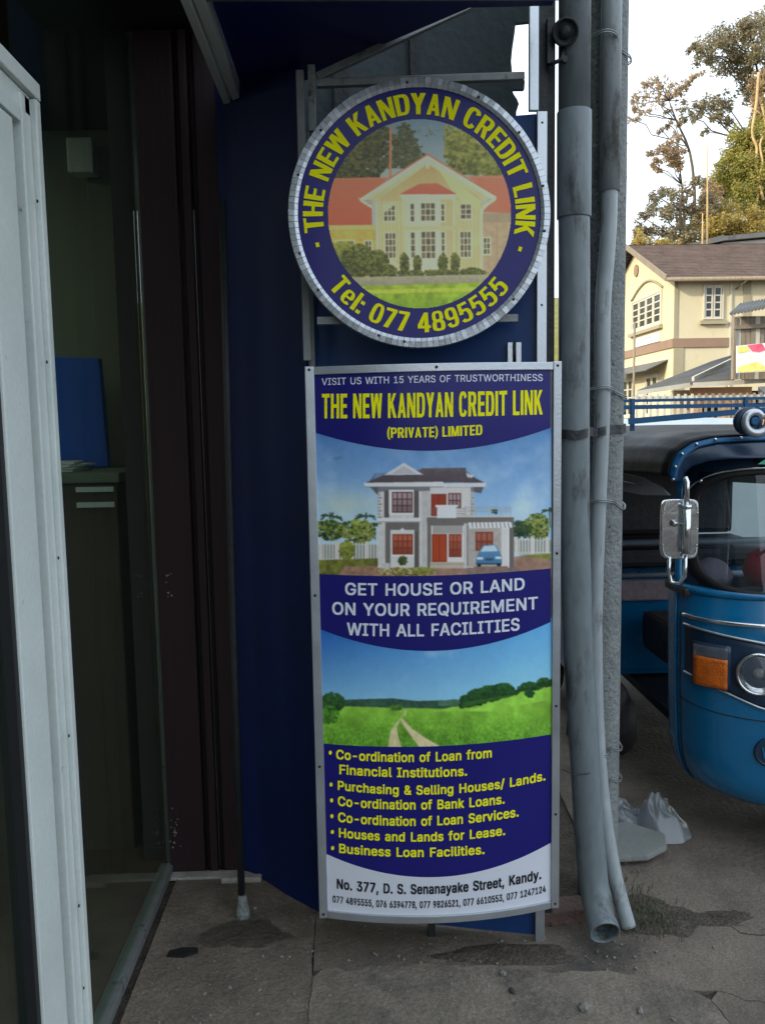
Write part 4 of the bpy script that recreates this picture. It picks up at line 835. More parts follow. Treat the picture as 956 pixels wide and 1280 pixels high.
# ------------------------------------------------------------------ pole and pipes
cp = thing('concrete_pole', (.80, 2.62, 0), 'pale grey concrete street pole with pipes strapped to its left side', 'pole')
mb = M(); mb.grid(lambda u, v: (lambda a, z: (.780+.066*math.cos(a)*(1+.004*math.sin(z*23+a*3)), 2.66+.07*math.sin(a)*(1+.004*math.sin(z*31+a*5)), z))(u*2*PI, v*6), 32, 160)
mb.build('shaft', 'pole_concrete', cp)
mb = M(); rg = random.Random(2)
for k in range(60):
    a = rg.uniform(-2.4, -.2); z = rg.uniform(.1, 3.0); r = rg.uniform(.0015, .004); mb.lathe((.780+.0655*math.cos(a), 2.66+.0695*math.sin(a), z), [(r, 0), (r*.6, .0016)], (math.cos(a), math.sin(a), 0), 6)
mb.build('pits', 'dark_steel', cp, kind='stuff')
gp = thing('drainpipe', (.69, 2.42, 0), 'thick grey drainpipe, its open lower end just above the pavement', 'pipe')
PP = [(.705, 2.325, .066), (.704, 2.362, .080), (.702, 2.40, .12), (.697, 2.42, .18), (.687, 2.428, .3), (.673, 2.435, .55), (.652, 2.448, .9), (.640, 2.45, 1.25), (.636, 2.45, 1.6), (.634, 2.45, 2.0), (.632, 2.45, 2.16)]
mb = M(); mb.tube(PP, .0445, 28, False); mb.tube(PP[:6], .040, 28, False); mb.build('lower_pipe', 'grey_pvc', gp)
mb = M(); c = Vector(PP[0]); ax = (Vector(PP[0])-Vector(PP[1])).normalized()
mb.lathe(c+ax*-.03, [(.0455, 0), (.0465, .032), (.046, .036), (.041, .036), (.039, .0)], ax, 28, False); mb.build('pipe_mouth', 'grey_pvc', gp)
mb = M(); mb.tube([(.632, 2.45, 2.15), (.631, 2.45, 2.44)], .0485, 28); mb.build('socket', 'grey_pvc', gp, bevel=.002)
mb = M(); mb.tube([(.631, 2.45, 2.43), (.629, 2.45, 3.4)], .0445, 28); mb.build('upper_pipe', 'grey_pvc', gp)
pp = thing('water_pipe', (.74, 2.5, 0), 'slim pale plastic pipe tied to the concrete pole, bending out at its foot', 'pipe')
QQ = [(.812, 2.43, .01), (.798, 2.45, .07), (.782, 2.475, .15), (.764, 2.50, .27), (.746, 2.52, .45), (.732, 2.53, .7), (.728, 2.535, 1.0), (.735, 2.535, 1.3), (.744, 2.535, 1.6), (.744, 2.54, 1.9), (.758, 2.545, 2.1), (.764, 2.55, 2.3), (.764, 2.55, 3.4)]
def cr(pts, k=5):
    out = []
    for i in range(len(pts)-1):
        p0, p1, p2, p3 = [Vector(pts[max(0, min(len(pts)-1, i+j))]) for j in (-1, 0, 1, 2)]
        for t in [j/k for j in range(k)]: out.append(.5*((2*p1)+(-p0+p2)*t+(2*p0-5*p1+4*p2-p3)*t*t+(-p0+3*p1-3*p2+p3)*t**3))
    return out+[Vector(pts[-1])]
mb = M(); mb.tube(cr(QQ), .0235, 20); mb.build('pipe', 'pale_pvc', pp)
mb = M(); mb.tube([(.764, 2.552, 2.25), (.764, 2.552, 3.4)], .030, 20); mb.build('sleeve', 'pale_pvc', pp)
# straps and tie wires
def loop(name, z, r, m, lab, cat, dz=.012, flat=None, x0=.585, x1=.852):
    pts = []; 
    path = [(x0, 2.45), (.600, 2.408), (.632, 2.398), (.66, 2.405), (.690, 2.46), (.715, 2.50), (.745, 2.505), (.79, 2.58), (.83, 2.605), (.855, 2.66), (.83, 2.74), (.78, 2.738), (.70, 2.70), (.62, 2.52)]
    n = len(path); P3 = [(x, y, z+dz*(x-.63)/.2+.003*math.sin(i*2.1)) for i, (x, y) in enumerate(path)]
    P3 = cr(P3+[P3[0]], 4); mb = M()
    if flat:
        V = []
        for p in P3: V += [(p.x, p.y, p.z-flat/2), (p.x, p.y, p.z+flat/2)]
        mb.add(V, [(2*i, 2*i+2, 2*i+3, 2*i+1) for i in range(len(P3)-1)]); o = single(mb, name, m, (.7, 2.5, z), lab, cat, solid=.003)
    else: mb.tube(P3, r, 6); o = single(mb, name, m, (.7, 2.5, z), lab, cat)
    return o
loop('strap', 1.537, 0, 'tape', 'flat dark strap binding both pipes to the concrete pole', 'strap', .012, .026)
def wire(z, lab, amp=.0, x0=.695):
    P3 = cr([(x0, 2.53, z), (.722, 2.507, z+.004), (.745, 2.505, z+.006), (.772, 2.52, z+.0), (.80, 2.588, z-.008), (.835, 2.608, z-.02+amp), (.852, 2.65, z-.022), (.83, 2.735, z), (.75, 2.74, z), (.705, 2.66, z)], 4)
    mb = M(); mb.tube(P3, .0022, 6); mb.tube([(p.x, p.y-.001, p.z+.006) for p in P3[:26]], .0018, 6); single(mb, 'tie_wire', 'wire', (.75, 2.5, z), lab, 'wire', 'tie wires round the pole')
wire(2.672, 'bright tie wire near the top of the pole'); wire(1.665, 'tie wire just above the flat dark strap'); wire(.42, 'tie wire low on the pole near the plastic bag'); wire(.525, 'second tie wire from the ground on the pole'); wire(1.325, 'tie wire below the flat dark strap', -.01)
mb = M(); mb.tube([(.60, 2.42, .53), (.63, 2.392, .522), (.672, 2.388, .528), (.70, 2.42, .545), (.72, 2.50, .55)], .0018, 6); single(mb, 'pipe_wire', 'tape', (.66, 2.4, .52), 'thin dark wire looped round the lower grey drainpipe', 'wire')
be = thing('siren', (.59, 2.40, 2.6), 'small round dark siren on a bracket at the top of the grey drainpipe', 'siren')
mb = M(); mb.lathe((.592, 2.40, 2.632), [(.034, -.03), (.036, 0), (.036, .012), (.030, .014), (.028, .004), (.018, .004), (.016, .010), (.004, .012)], (-.15, -1, -.35), 24); mb.build('horn', 'dark_steel', be)
mb = M(); mb.tube([(.592, 2.42, 2.60), (.585, 2.41, 2.565), (.558, 2.41, 2.553)], .006, 8); mb.lathe((.592, 2.41, 2.562), [(.009, 0), (.009, .012)], (0, -1, 0), 10); mb.b2(.548, .566, 2.42, 2.44, 2.56, 2.68); mb.build('bracket', 'dark_steel', be)
# litter by the pole
def crumple(cx, cy, rx, ry, h, seed, nm, m, lab, cat):
    mb = M()
    def fn(u, v):
        a = u*2*PI; r = v; x = cx+rx*r*math.cos(a); y = cy+ry*r*math.sin(a)
        k = mnoise.noise(Vector((x*11, y*11, seed)))+.25*mnoise.noise(Vector((x*40, y*40, seed+5))); ridge = abs(k)
        return (x+.025*k, y+.025*mnoise.noise(Vector((y*20, x*20, seed))), .004+max(0, h*(1-r**2.2)*(.62+.45*k+.2*ridge)))
    mb.grid(fn, 44, 18, smooth=True); return single(mb, nm, m, (cx, cy, 0), lab, cat)
glass_mat('bag_film', (.8, .82, .84), .6, (138, 144, 148), rough=.22)
crumple(1.13, 3.05, .12, .11, .17, 3.1, 'plastic_bag', 'bag_film', 'crumpled pale plastic bag right of the pole, nearest the vehicle', 'bag')
crumple(.99, 3.10, .12, .12, .12, 8.3, 'plastic_bag', 'bag_film', 'greyer crumpled plastic bag tucked against the pole', 'bag')
mb = M(); mb.prism([(.84, 2.80, .012), (1.0, 2.795, .02), (1.085, 2.84, .03), (1.10, 2.90, .045), (.98, 2.985, .055), (.86, 2.96, .04)], (0, .004, .020)); single(mb, 'foam_board', 'foam_board', (.99, 2.88, 0), 'flat broken pale slab lying in front of the plastic bags', 'board', bevel=.006)
mb = M(); rg = random.Random(6)
for k in range(520):
    x, y = (rg.gauss(.90, .045), rg.gauss(2.48, .05)) if k < 400 else (rg.gauss(.88, .05), rg.gauss(2.68, .06)); 
    if (x-.79)**2+(y-2.66)**2 < .006: continue
    h = rg.uniform(.008, .030); a = rg.uniform(0, 6.28); d = Vector((math.cos(a), math.sin(a), 0)); l = rg.uniform(.2, .9)*h; wv = Vector((-d.y, d.x, 0))*.0012; b = Vector((x, y, .004)); m_ = b+d*l*.4+Vector((0, 0, h*.7)); t = b+d*l+Vector((0, 0, h))
    mb.add([b-wv, b+wv, m_+wv*.8, m_-wv*.8, t], [(0, 1, 2, 3), (3, 2, 4)])
tag(mb.build('weeds', 'grass_blade'), 'short green weeds at the foot of the concrete pole', 'weeds', kind='stuff')

# ------------------------------------------------------------------ the three-wheeler
TX, TY, ND = 1.655, 2.74, .30
tk = thing('three_wheeler', (TX, TY+1.2, 0), 'shiny blue three-wheeler taxi with black hood and roof rack, parked at the right', 'three-wheeler')
def lerp_tab(tab, z):
    for (a, va), (b, vb) in zip(tab[:-1], tab[1:]):
        if z <= b: t = max(0, (z-a)/(b-a)); return va+(vb-va)*t
    return tab[-1][1]
def smt(tab, z): return (lerp_tab(tab, z-.02)+lerp_tab(tab, z)+lerp_tab(tab, z+.02))/3
WT = [(.165, .20), (.19, .34), (.22, .41), (.27, .45), (.36, .475), (.6, .485), (.85, .485), (1.0, .465), (1.2, .44), (1.40, .415), (1.5, .40)]
FT = [(.165, .06), (.20, .02), (.27, 0), (.6, .0), (.85, .01), (.95, .04), (1.0, .055), (1.4, .19), (1.5, .22)]
EX = 2.5
def nose(xn, z, off_=0.):
    """point on the nose: xn = -1..1 across, z height"""
    w_ = smt(WT, z)+off_; a = abs(xn); y = ND*(1-(1-min(1, a)**EX)**(1/EX)); return Vector((TX+w_*xn, TY+smt(FT, z)+y-off_, z))
def nose_ang(s, z, off_=0.):
    """s 0..1 from left flank round to right flank"""
    w_ = smt(WT, z)+off_; a = s*PI; c, q_ = math.cos(a), math.sin(a); x = -math.copysign(abs(c)**(2/EX), c); y = ND*(1-abs(q_)**(2/EX))
    return Vector((TX+w_*x, TY+smt(FT, z)+y-off_*q_, z))
def S_of_x(x, z):
    w_ = smt(WT, z); return nose(max(-1, min(1, (x-TX)/w_)), z)
mb = M(); mb.grid(lambda u, v: nose_ang(u, .165+.805*v), 64, 40)
for sx in (-1, 1):
    mb.grid(lambda u, v: (lambda z: Vector((TX+sx*smt(WT, z), TY+smt(FT, z)+ND+u*.05, z)))(.165+.805*v), 4, 40)
mb.build('front_body', 'tuk_blue', tk, solid=.004)
mb = M(); mb.b2(TX-.30, TX+.30, TY+.45, TY+2.4, .25, .29); mb.build('floor_pan', 'dark_steel', tk)
# ledge under the windscreen and windscreen surround
def scr_pt(u, v, off_=0.):
    """windscreen surface, rounded outline; u,v in -1..1"""
    z = 1.175+.205*v; wv = .415-.025*v; return nose(max(-1, min(1, u*wv/smt(WT, z))), z, off_)
def outline(n=72, gx=1., gz=1., e=5.0):
    out = []
    for k in range(n):
        a = k*2*PI/n; c, s_ = math.cos(a), math.sin(a); out.append((math.copysign(abs(c)**(2/e), c)*gx, math.copysign(abs(s_)**(2/e), s_)*gz))
    return out
mb = M(); OL = outline()
for r0, r1, o0, o1 in ((1., 1.07, .012, .004),):
    n = len(OL); V = [scr_pt(x*r0, z*r0, o0) for x, z in OL]+[scr_pt(x*r1, z*1.11, o1) for x, z in OL]
    mb.add(V, [(i, (i+1) % n, n+(i+1) % n, n+i) for i in range(n)], True)
mb.build('screen_rubber', 'black_rubber', tk, solid=.010)
mb = M(); mb.tube([scr_pt(x*1.055, z*1.09, .012) for x, z in OL if z > -.2 and True][:]+[], .006, 8); mb.build('screen_trim', 'chrome', tk)
mb = M(); mb.grid(lambda u, v: scr_pt((2*u-1)*.998*(1-.0*v), 2*v-1, .002), 40, 20); mb.build('windscreen', 'screen_glass', tk)
mb = M()                                                     # pillars and header: outer skin round the screen
def skin(u, v):
    a = u*2*PI; c, s_ = math.cos(a), math.sin(a); ix, iz = math.copysign(abs(c)**(2/5), c)*1.05, math.copysign(abs(s_)**(2/5), s_)*1.08
    ox, oz = math.copysign(abs(c)**(2/9), c)*1.125, math.copysign(abs(s_)**(2/9), s_)*(1.30 if s_ > 0 else 1.13)
    x = ix+(ox-ix)*v; z = iz+(oz-iz)*v; zz = 1.175+.205*z; xn = max(-1, min(1, x*(.415-.025*max(-1, min(1, z)))/smt(WT, zz))); return nose(xn, zz, .0)
mb.grid(skin, 96, 5); mb.build('screen_surround', 'tuk_navy', tk, solid=.004)
for sx in (-1, 1):
    mb = M(); P3 = [nose(sx*.995, z, .002)+Vector((0, .0, 0)) for z in [.96+.04*k for k in range(12)]]; mb.tube(P3, .019, 10); mb.build('pillar', 'tuk_blue', tk)
# header visor: arch with studded piping
AR = [(-.515, 1.35), (-.508, 1.395), (-.485, 1.44), (-.435, 1.474), (-.37, 1.489), (-.28, 1.493), (-.15, 1.495), (0, 1.496), (.15, 1.495), (.28, 1.493), (.37, 1.489), (.435, 1.474), (.485, 1.44), (.508, 1.395), (.515, 1.35)]
def arch(u, k=1., dz=0.):
    f = u*(len(AR)-1); i = min(int(f), len(AR)-2); t = f-i; x = AR[i][0]*(1-t)+AR[i+1][0]*t; z = AR[i][1]*(1-t)+AR[i+1][1]*t; return x*k, z+dz
mb = M()
def vis(u, v):
    x, z = arch(u); x2 = x*(.93-.0*v); z2_ = 1.34+(z-1.34)*.62; y1 = TY+.235; y0 = TY+.15+.12*abs(x/.515)**3
    return Vector((TX+x*(v)+x2*(1-v), y0*(1-v)+y1*v+.0, z*v+z2_*(1-v)))
mb.grid(vis, 56, 6); mb.build('header_panel', 'tuk_navy', tk, solid=.004)
mb = M()
def pip(u, v):
    x, z = arch(u, 1.0+.05*v, .022*v); return Vector((TX+x, TY+.225-.004*math.sin(v*PI)+.02*v, z))
mb.grid(pip, 56, 3); mb.build('studded_band', 'rack_blue', tk, solid=.006)
for k in range(15):
    x, z = arch((k+.0)/14, 1.025, .010); mb = M(); mb.lathe((TX+x, TY+.222, z), [(.0065, 0), (.006, .004), (.003, .007), (.0005, .008)], (0, -1, .1), 10); mb.build('stud', 'chrome', tk)
mb = M()                                                     # vinyl hood
def hood(u, v):
    f = arch(u, 1.06+.16*min(1, v*3), .022); e = min(1, v*3.5); top = (f[1]-1.345)/.17; z = f[1]+(.022*e*(1-e*.2))*max(0, top)-.02*e*(1-max(0, top))
    z += -.03*max(0, v-.8)*5*max(0, top); sag = .006*math.sin(v*22)*max(0, top); return Vector((TX+f[0], TY+.235+2.3*v, z+sag))
mb.grid(hood, 56, 40); mb.build('hood', 'hood_vinyl', tk, solid=.006)
for sx in (-1, 1):
    mb = M(); mb.grid(lambda u, v: Vector((TX+sx*(.61+.002*math.sin(u*30)), TY+.30+2.2*u, 1.335-.16*v*(u**.6)*(1 if u > .35 else u/.35))), 24, 4); mb.build('hood_side', 'hood_vinyl', tk, solid=.005)
mb = M(); mb.prism([(1.135, 3.02, 1.298), (1.135, 3.12, 1.325), (1.135, 3.3, 1.345), (1.135, 3.9, 1.352), (1.135, 3.9, 1.262), (1.135, 3.3, 1.275)], (.008, 0, 0)); mb.build('pale_side_strip', 'grey_trim', tk)  # pale pointed strip set below the side edge of the hood
# cabin behind: seats, rear body, partition rail, inner things
mb = M(); mb.b2(TX-.62, TX+.62, TY+1.30, TY+2.5, .30, .80); mb.build('rear_body', 'tuk_blue', tk, bevel=.04)
mb = M(); mb.b2(TX-.55, TX+.55, TY+1.55, TY+2.1, .80, .90); mb.build('rear_seat', 'seat_vinyl', tk, bevel=.03)
mb = M(); mb.b2(TX-.55, TX+.55, TY+2.1, TY+2.2, .90, 1.30); mb.build('rear_backrest', 'seat_vinyl', tk, bevel=.03)
mb = M(); mb.b2(TX-.3, TX+.3, TY+.85, TY+1.2, .48, .66); mb.build('driver_seat', 'seat_vinyl', tk, bevel=.03)
mb = M(); mb.b2(TX-.42, TX-.12, TY+1.262, TY+1.298, .69, .79); mb.build('cabin_reflection', 'pale_pink', tk, bevel=.01)  # pale panel painted in for a pinkish pane reflection
mb = M(); mb.tube([(TX-.6, TY+1.25, .3), (TX-.6, TY+1.25, 1.34)], .016, 8); mb.tube([(TX+.6, TY+1.25, .3), (TX+.6, TY+1.25, 1.34)], .016, 8); mb.tube([(TX-.6, TY+1.25, .98), (TX+.6, TY+1.25, .98)], .016, 8); mb.tube([(TX-.6, TY+1.25, .82), (TX+.6, TY+1.25, .82)], .012, 8); mb.build('partition_rails', 'grey_trim', tk)
mb = M(); mb.tube([(TX-.22, TY+.42, 1.02), (TX, TY+.38, 1.03), (TX+.22, TY+.42, 1.02)], .013, 8); mb.tube([(TX, TY+.38, 1.03), (TX, TY+.3, .3)], .02, 8); mb.build('handlebar', 'dark_steel', tk)
mb = M(); mb.b2(TX-.48, TX+.48, TY+.22, TY+.42, .93, .965); mb.build('dashboard', 'seat_vinyl', tk, bevel=.01)
mb = M(); mb.lathe((TX-.17, TY+.26, .965), [(.055, 0), (.075, .05), (.06, .11), (.02, .13)], (0, 0, 1), 16); mb.build('red_cloth', 'red_cloth', tk)
mb = M(); mb.lathe((TX-.02, TY+.27, .965), [(.06, 0), (.07, .04), (.05, .09), (.02, .11)], (0, 0, 1), 16); mb.build('pale_cloth', 'pale_pink', tk); mb = M(); mb.lathe((TX-.34, TY+.32, .965), [(.07, 0), (.08, .03), (.05, .075), (.02, .09)], (0, 0, 1), 16); mb.build('pale_cloth', 'pale_pink', tk)
mb = M(); mb.b2(TX-.5, TX+.5, TY+2.48, TY+2.5, .8, 1.4); mb.build('rear_panel', 'hood_vinyl', tk)
def wheel(x, y, nm='wheel'):
    mb = M(); mb.lathe((x-.05, y, .20), [(.12, 0), (.175, .003), (.198, .02), (.20, .05), (.198, .08), (.175, .097), (.12, .1)], (1, 0, 0), 28); o = mb.build(nm, 'tyre', tk)
    mb = M(); mb.lathe((x-.052, y, .20), [(.02, -.012), (.03, 0), (.115, .01), (.12, .0), (.12, .104), (.03, .104)], (1, 0, 0), 20); mb.build('rim', 'grey_trim', o)
wheel(TX, TY+.30); wheel(TX-.56, TY+2.0); wheel(TX+.56, TY+2.0)
mb = M(); mb.grid(lambda u, v: Vector((TX+(2*v-1)*.075, TY+.30+.235*math.cos(u*PI), .19+.235*math.sin(u*PI))), 18, 3); mb.build('mudguard', 'tuk_blue', tk, solid=.004)
for sx in (-1, 1): mb = M(); mb.b2(TX+sx*.62-.03, TX+sx*.62+.03, TY+1.7, TY+2.3, .30, .44); mb.build('wheel_arch', 'tuk_navy', tk, bevel=.02)
# chrome strip, lamps, badge
mb = M(); mb.tube([nose_ang(.045, z, .0015) for z in [.24+.03*k for k in range(22)]], .0022, 6); mb.build('panel_seam', 'black_rubber', tk)
mb = M(); mb.tube([nose_ang(.05+.9*k/50, .555-.03*math.sin(k/50*PI), .0008) for k in range(51)], .0018, 6); mb.build('panel_seam', 'black_rubber', tk)
mb = M(); mb.tube([nose_ang(.02, z, .004) for z in [.22+.03*k for k in range(26)]], .005, 6); mb.build('edge_bead', 'tuk_blue', tk)
mb = M(); mb.tube([scr_pt(.1, -.92, .016), scr_pt(-.25, -.55, .018), scr_pt(-.45, -.2, .018)], .0035, 6); mb.bar(scr_pt(-.62, -.38, .014), scr_pt(-.28, .05, .014), .006, .008); mb.build('wiper', 'black_rubber', tk)
mb = M(); mb.tube([nose_ang(.07+.86*k/50, .868-.006*math.sin(k/50*PI), .006) for k in range(51)], .008, 8); mb.build('chrome_strip', 'chrome', tk)
mb = M(); mb.grid(lambda u, v: nose_ang(u, .945+.03*v, .010*math.sin(v*PI)+.004), 50, 5); mb.build('ledge', 'tuk_blue', tk, solid=.003)
def onface(x, z, o=0.):
    p = S_of_x(x, z); e = .01; n_ = (S_of_x(x+e, z)-S_of_x(x-e, z)).cross(S_of_x(x, z+e)-S_of_x(x, z-e)).normalized()
    if n_.y > 0: n_ = -n_
    return p+n_*o, n_
def patch(x0, x1, zf0, zf1, o, m, name, nu=14, nv=8, solid=0, label=None):
    mb = M()
    def f(u, v):
        x = x0+(x1-x0)*u; z = zf0(x)*(1-v)+zf1(x)*v; return onface(x, z, o)[0]
    mb.grid(f, nu, nv); return mb.build(name, m, tk, solid=solid, label=label)
for sx in (-1, 1):
    X = lambda a: TX+sx*a
    xa, xb = X(.474), X(.10)
    lo = lambda x: .66-.085*min(1, max(0, (.474-abs(x-TX))/.2)); hi = lambda x: .835-.045*min(1, max(0, (.474-abs(x-TX))/.3))
    patch(xa, xb, lo, hi, .003, 'tuk_navy', 'lamp_recess', 20, 8, .002)
    mb = M(); pts = [onface(xa+(xb-xa)*k/20, lo(xa+(xb-xa)*k/20), .006)[0] for k in range(21)]; mb.tube(pts, .0045, 6)
    pts = [onface(xa+(xb-xa)*k/20, hi(xa+(xb-xa)*k/20), .008)[0] for k in range(21)]; mb.tube(pts, .005, 6); mb.build('lamp_trim', 'alu', tk)
    patch(X(.458), X(.366), lambda x: .628, lambda x: .785, .012, 'tuk_navy', 'indicator_frame', 6, 6, .012)
    o = patch(X(.451), X(.373), lambda x: .634, lambda x: .738, .026, 'amber', 'indicator', 8, 8, .01)
    patch(X(.451), X(.373), lambda x: .741, lambda x: .778, .024, 'lamp_glass', 'clear_lens', 8, 4, .006)
    c, n_ = onface(X(.287), .698, .0)
    mb = M(); mb.lathe(c, [(.072, 0), (.076, .014), (.072, .026), (.066, .026), (.064, .018)], n_, 36, False); lamp = mb.build('headlight', 'chrome', tk)
    mb = M(); mb.lathe(c-n_*.02, [(.012, 0), (.04, .008), (.065, .038)], n_, 32, False); mb.build('reflector', 'chrome', lamp)
    mb = M(); mb.lathe(c+n_*.0, [(.0005, .038), (.03, .036), (.052, .030), (.066, .02)], n_, 32, False); mb.build('lens', 'lamp_glass', lamp)
    mb = M(); mb.lathe(c-n_*.012, [(.018, 0), (.018, .02), (.008, .032)], n_, 14); mb.build('bulb', 'foam_board', lamp)
c, n_ = onface(TX-.245, .42, .0); mb = M(); mb.lathe(c, [(.052, 0), (.052, .006), (.046, .008), (.044, .006)], n_, 30); bd = mb.build('badge', 'tuk_navy', tk)
mb = M(); up = Vector((0, 0, 1)); sdv = n_.cross(up).normalized()
for (a, b) in (((-.022, .02), (-.006, -.022)), ((-.006, -.022), (.006, .004)), ((.006, .004), (.018, -.022)), ((.018, -.022), (.026, .02))): mb.bar(c+n_*.009+sdv*a[0]+up*a[1], c+n_*.009+sdv*b[0]+up*b[1], .006, .002, n_)
mb.build('emblem', 'tuk_blue', bd)
mb = M(); mb.box(c+Vector((.14, -.0, .48)), (.001, .001, .001)); 
c2 = Vector((TX-.165, TY+.165, 1.452)); mb = M(); mb.prism([(TX-.25, TY+.168, 1.412), (TX-.06, TY+.152, 1.405), (TX-.06, TY+.160, 1.452), (TX-.19, TY+.176, 1.448)], (0, -.002, 0)); mb.build('sticker', 'green_sticker', tk)
mb = M(); c, n_ = onface(TX-.385, 1.345, .004); mb.lathe(c, [(.012, 0), (.010, .012), (.003, .016)], n_, 12); mb.build('side_lamp', 'chrome', tk)
cb = M(); cb.lathe((TX-.50, TY+1.15, .0), [(.13, 0), (.17, .06), (.16, .2), (.11, .3), (.05, .36), (.04, .4)], (0, 0, 1), 14)
single(cb, 'sack', 'seat_vinyl', (TX-.5, TY+1.15, 0), 'dark tied sack standing on the ground beside the three-wheeler, behind the pole', 'sack')
# chrome mirror on its tube
mr = M(); mc = Vector((1.061, 2.72, 1.213))
OLm = outline(40, .060, .099, 7); V = [mc+Vector((x, -.10*x, z)) for x, z in OLm]; mr.prism(V, (0, .016, 0)); mir = mr.build('mirror', 'chrome', tk, bevel=.002)
mr = M()
for k in range(44):
    a = k*2*PI/44; c_, s_ = math.cos(a), math.sin(a); x, z = math.copysign(abs(c_)**(2/7), c_)*.054, math.copysign(abs(s_)**(2/7), s_)*.093
    mr.lathe(mc+Vector((x, -.10*x-.001, z)), [(.0032, 0), (.0024, .003), (.0004, .004)], (0, -1, 0), 6, True)
mr.build('beading', 'chrome', mir)
mr = M(); mr.lathe(mc+Vector((-.022, 0, .02)), [(.012, 0), (.006, .008), (.010, .014), (.002, .018)], (0, -1, 0), 10); mr.build('mount_knob', 'chrome', mir)
mr = M(); bx_ = mc.x+.012; by = mc.y-.022
mr.tube([(bx_, by, 1.135), (bx_, by, 1.288)], .015, 14); mr.tube([(bx_, by, 1.28), (bx_, by, 1.37), (bx_-.003, by+.008, 1.385)], .0085, 10)
mr.tube([(bx_, by, 1.13), (bx_-.001, by, 1.06), (bx_-.012, by+.02, 1.03), (bx_-.035, by+.03, 1.035), (bx_-.045, by+.03, 1.07), (bx_-.046, by+.02, 1.12)], .0065, 8); mr.lathe((bx_, by, 1.285), [(.016, 0), (.018, .004), (.016, .01)], (0, 0, 1), 14); mr.build('mirror_tube', 'chrome', mir)
# horn ornament on the roof front
hc = Vector((TX-.262, TY+.17, 1.563)); mb = M()
mb.lathe(hc+Vector((-.012, .05, 0)), [(.044, 0), (.050, .012), (.050, .03), (.036, .036)], (0, -1, 0), 24); ho = mb.build('horn_drum', 'tuk_navy', tk)
mb = M(); sp = []; rr_ = []
for k in range(34):
    t = k/33; a = PI*.1+t*2*PI*1.02; r = .026+.024*t; sp.append(hc+Vector((-r*math.cos(a)*-1, -.008*t, r*math.sin(a)))); rr_.append(.011+.007*t)
e_ = sp[-1]; sp += [e_+Vector((.004, -.004, -.022)), e_+Vector((.018, -.006, -.040)), e_+Vector((.034, -.008, -.046))]; rr_ += [.018, .018, .024]
mb.tube(sp, rr_, 12); mb.build('horn_trumpet', 'alu', ho); mb = M(); mb.lathe(hc+Vector((0, -.0, 0)), [(.018, 0), (.014, .004), (.006, .002)], (0, -1, 0), 16); mb.build('horn_center', 'rack_blue', ho)
# roof rack
mb = M()
def rl(a, b, t=.009): mb.bar(a, b, t, t*1.25)
yF, yB = TY+.55, TY+1.95; xL, xR = TX-.60, TX+.60
for z in (1.652, 1.624): rl((xL-.06, yF, z-.004), (xR, yF, z), .009)
rl((xL, yF, 1.60), (xL, yB, 1.60)); rl((xR, yF, 1.60), (xR, yB, 1.60)); rl((xL, yB, 1.648), (xR, yB, 1.648)); rl((xL-.06, yF, 1.648), (xL-.06, yB, 1.648)); rl((xR, yF, 1.648), (xR, yB, 1.648))
for x in (xL+.03, TX-.12, TX+.2, xR): rl((x, yF, 1.53), (x, yF, 1.656), .014)
for x in (xL, xR): rl((x, yB, 1.5), (x, yB, 1.652), .018)
rl((TX-.60, TY+.50, 1.568), (TX-.12, TY+.48, 1.602), .018); rl((TX-.12, TY+.48, 1.602), (TX+.4, TY+.48, 1.628), .014)
mb.build('roof_rack', 'rack_blue', tk)
# writing decal glimpsed inside the rear of the cabin
V, Fc = glyph_mesh('Mhw', .01); ww = V[:, 0].max(); out = [(TX-.545+.10*v[0]/ww, TY+1.215, 1.145+.035*v[1]) for v in V]
raw_mesh('decal', out, Fc, 'grey_trim', tk)

# ------------------------------------------------------------------ far side of the junction
hill = M()
def hz(u, v):
    x = -60+220*u; y = 56+160*v; h = 5+13*min(1, v*2.4)+4*math.sin(x*.05+1)*v; return Vector((x, y, h*min(1, v*8+.4) if v > 0 else .5))
hill.grid(hz, 30, 24); tag(hill.build('hillside', 'leaf_green'), kind='structure')
hs = thing('cream_house', (22, 44, 1.5), 'two-storey cream house with a brown tiled roof and arched gable window, beyond the vehicle', 'house')
HX, HY = 14.35, 38.0
def hb(x0, x1, y0, y1, z0, z1, nm, m, bevel=0, par=None): mb = M(); mb.b2(x0, x1, y0, y1, z0, z1); return mb.build(nm, m, par or hs, bevel=bevel)
ZE, ZA, ZB = 7.85, 10.1, 5.05; DW = 10.2
mb = M(); mb.prism([(HX, HY, -1), (HX, HY+DW, -1), (HX, HY+DW, ZE), (HX, HY+DW/2, ZA), (HX, HY, ZE)], (.3, 0, 0)); mb.build('gable_wall', 'house_cream', hs)
hb(HX+.3, HX+20, HY, HY+.3, -1, ZE, 'side_wall', 'house_cream'); hb(HX+.3, HX+20, HY+DW-.3, HY+DW, -1, ZE, 'rear_wall', 'house_cream'); hb(HX+19.7, HX+20, HY+.3, HY+DW-.3, -1, ZE, 'end_wall', 'house_cream')
hb(HX-.06, HX+20.06, HY-.07, HY+.02, 4.72, 5.12, 'band', 'house_band'); hb(HX-.07, HX+.0, HY+.02, HY+DW, 4.72, 5.12, 'band', 'house_band')
hb(HX+.02, HX+.46, HY-.05, HY-.003, -1, 4.72, 'pilaster', 'house_tan'); hb(HX+3.12, HX+3.46, HY-.05, HY-.003, 5.12, ZE, 'pilaster', 'house_tan'); hb(HX+2.52, HX+2.60, HY-.08, HY-.003, 1, ZE-.2, 'downpipe', 'house_trim')
hb(HX+.0, HX+.16, HY-.045, HY-.003, 5.12, ZE-.05, 'corner_strip', 'house_tan')
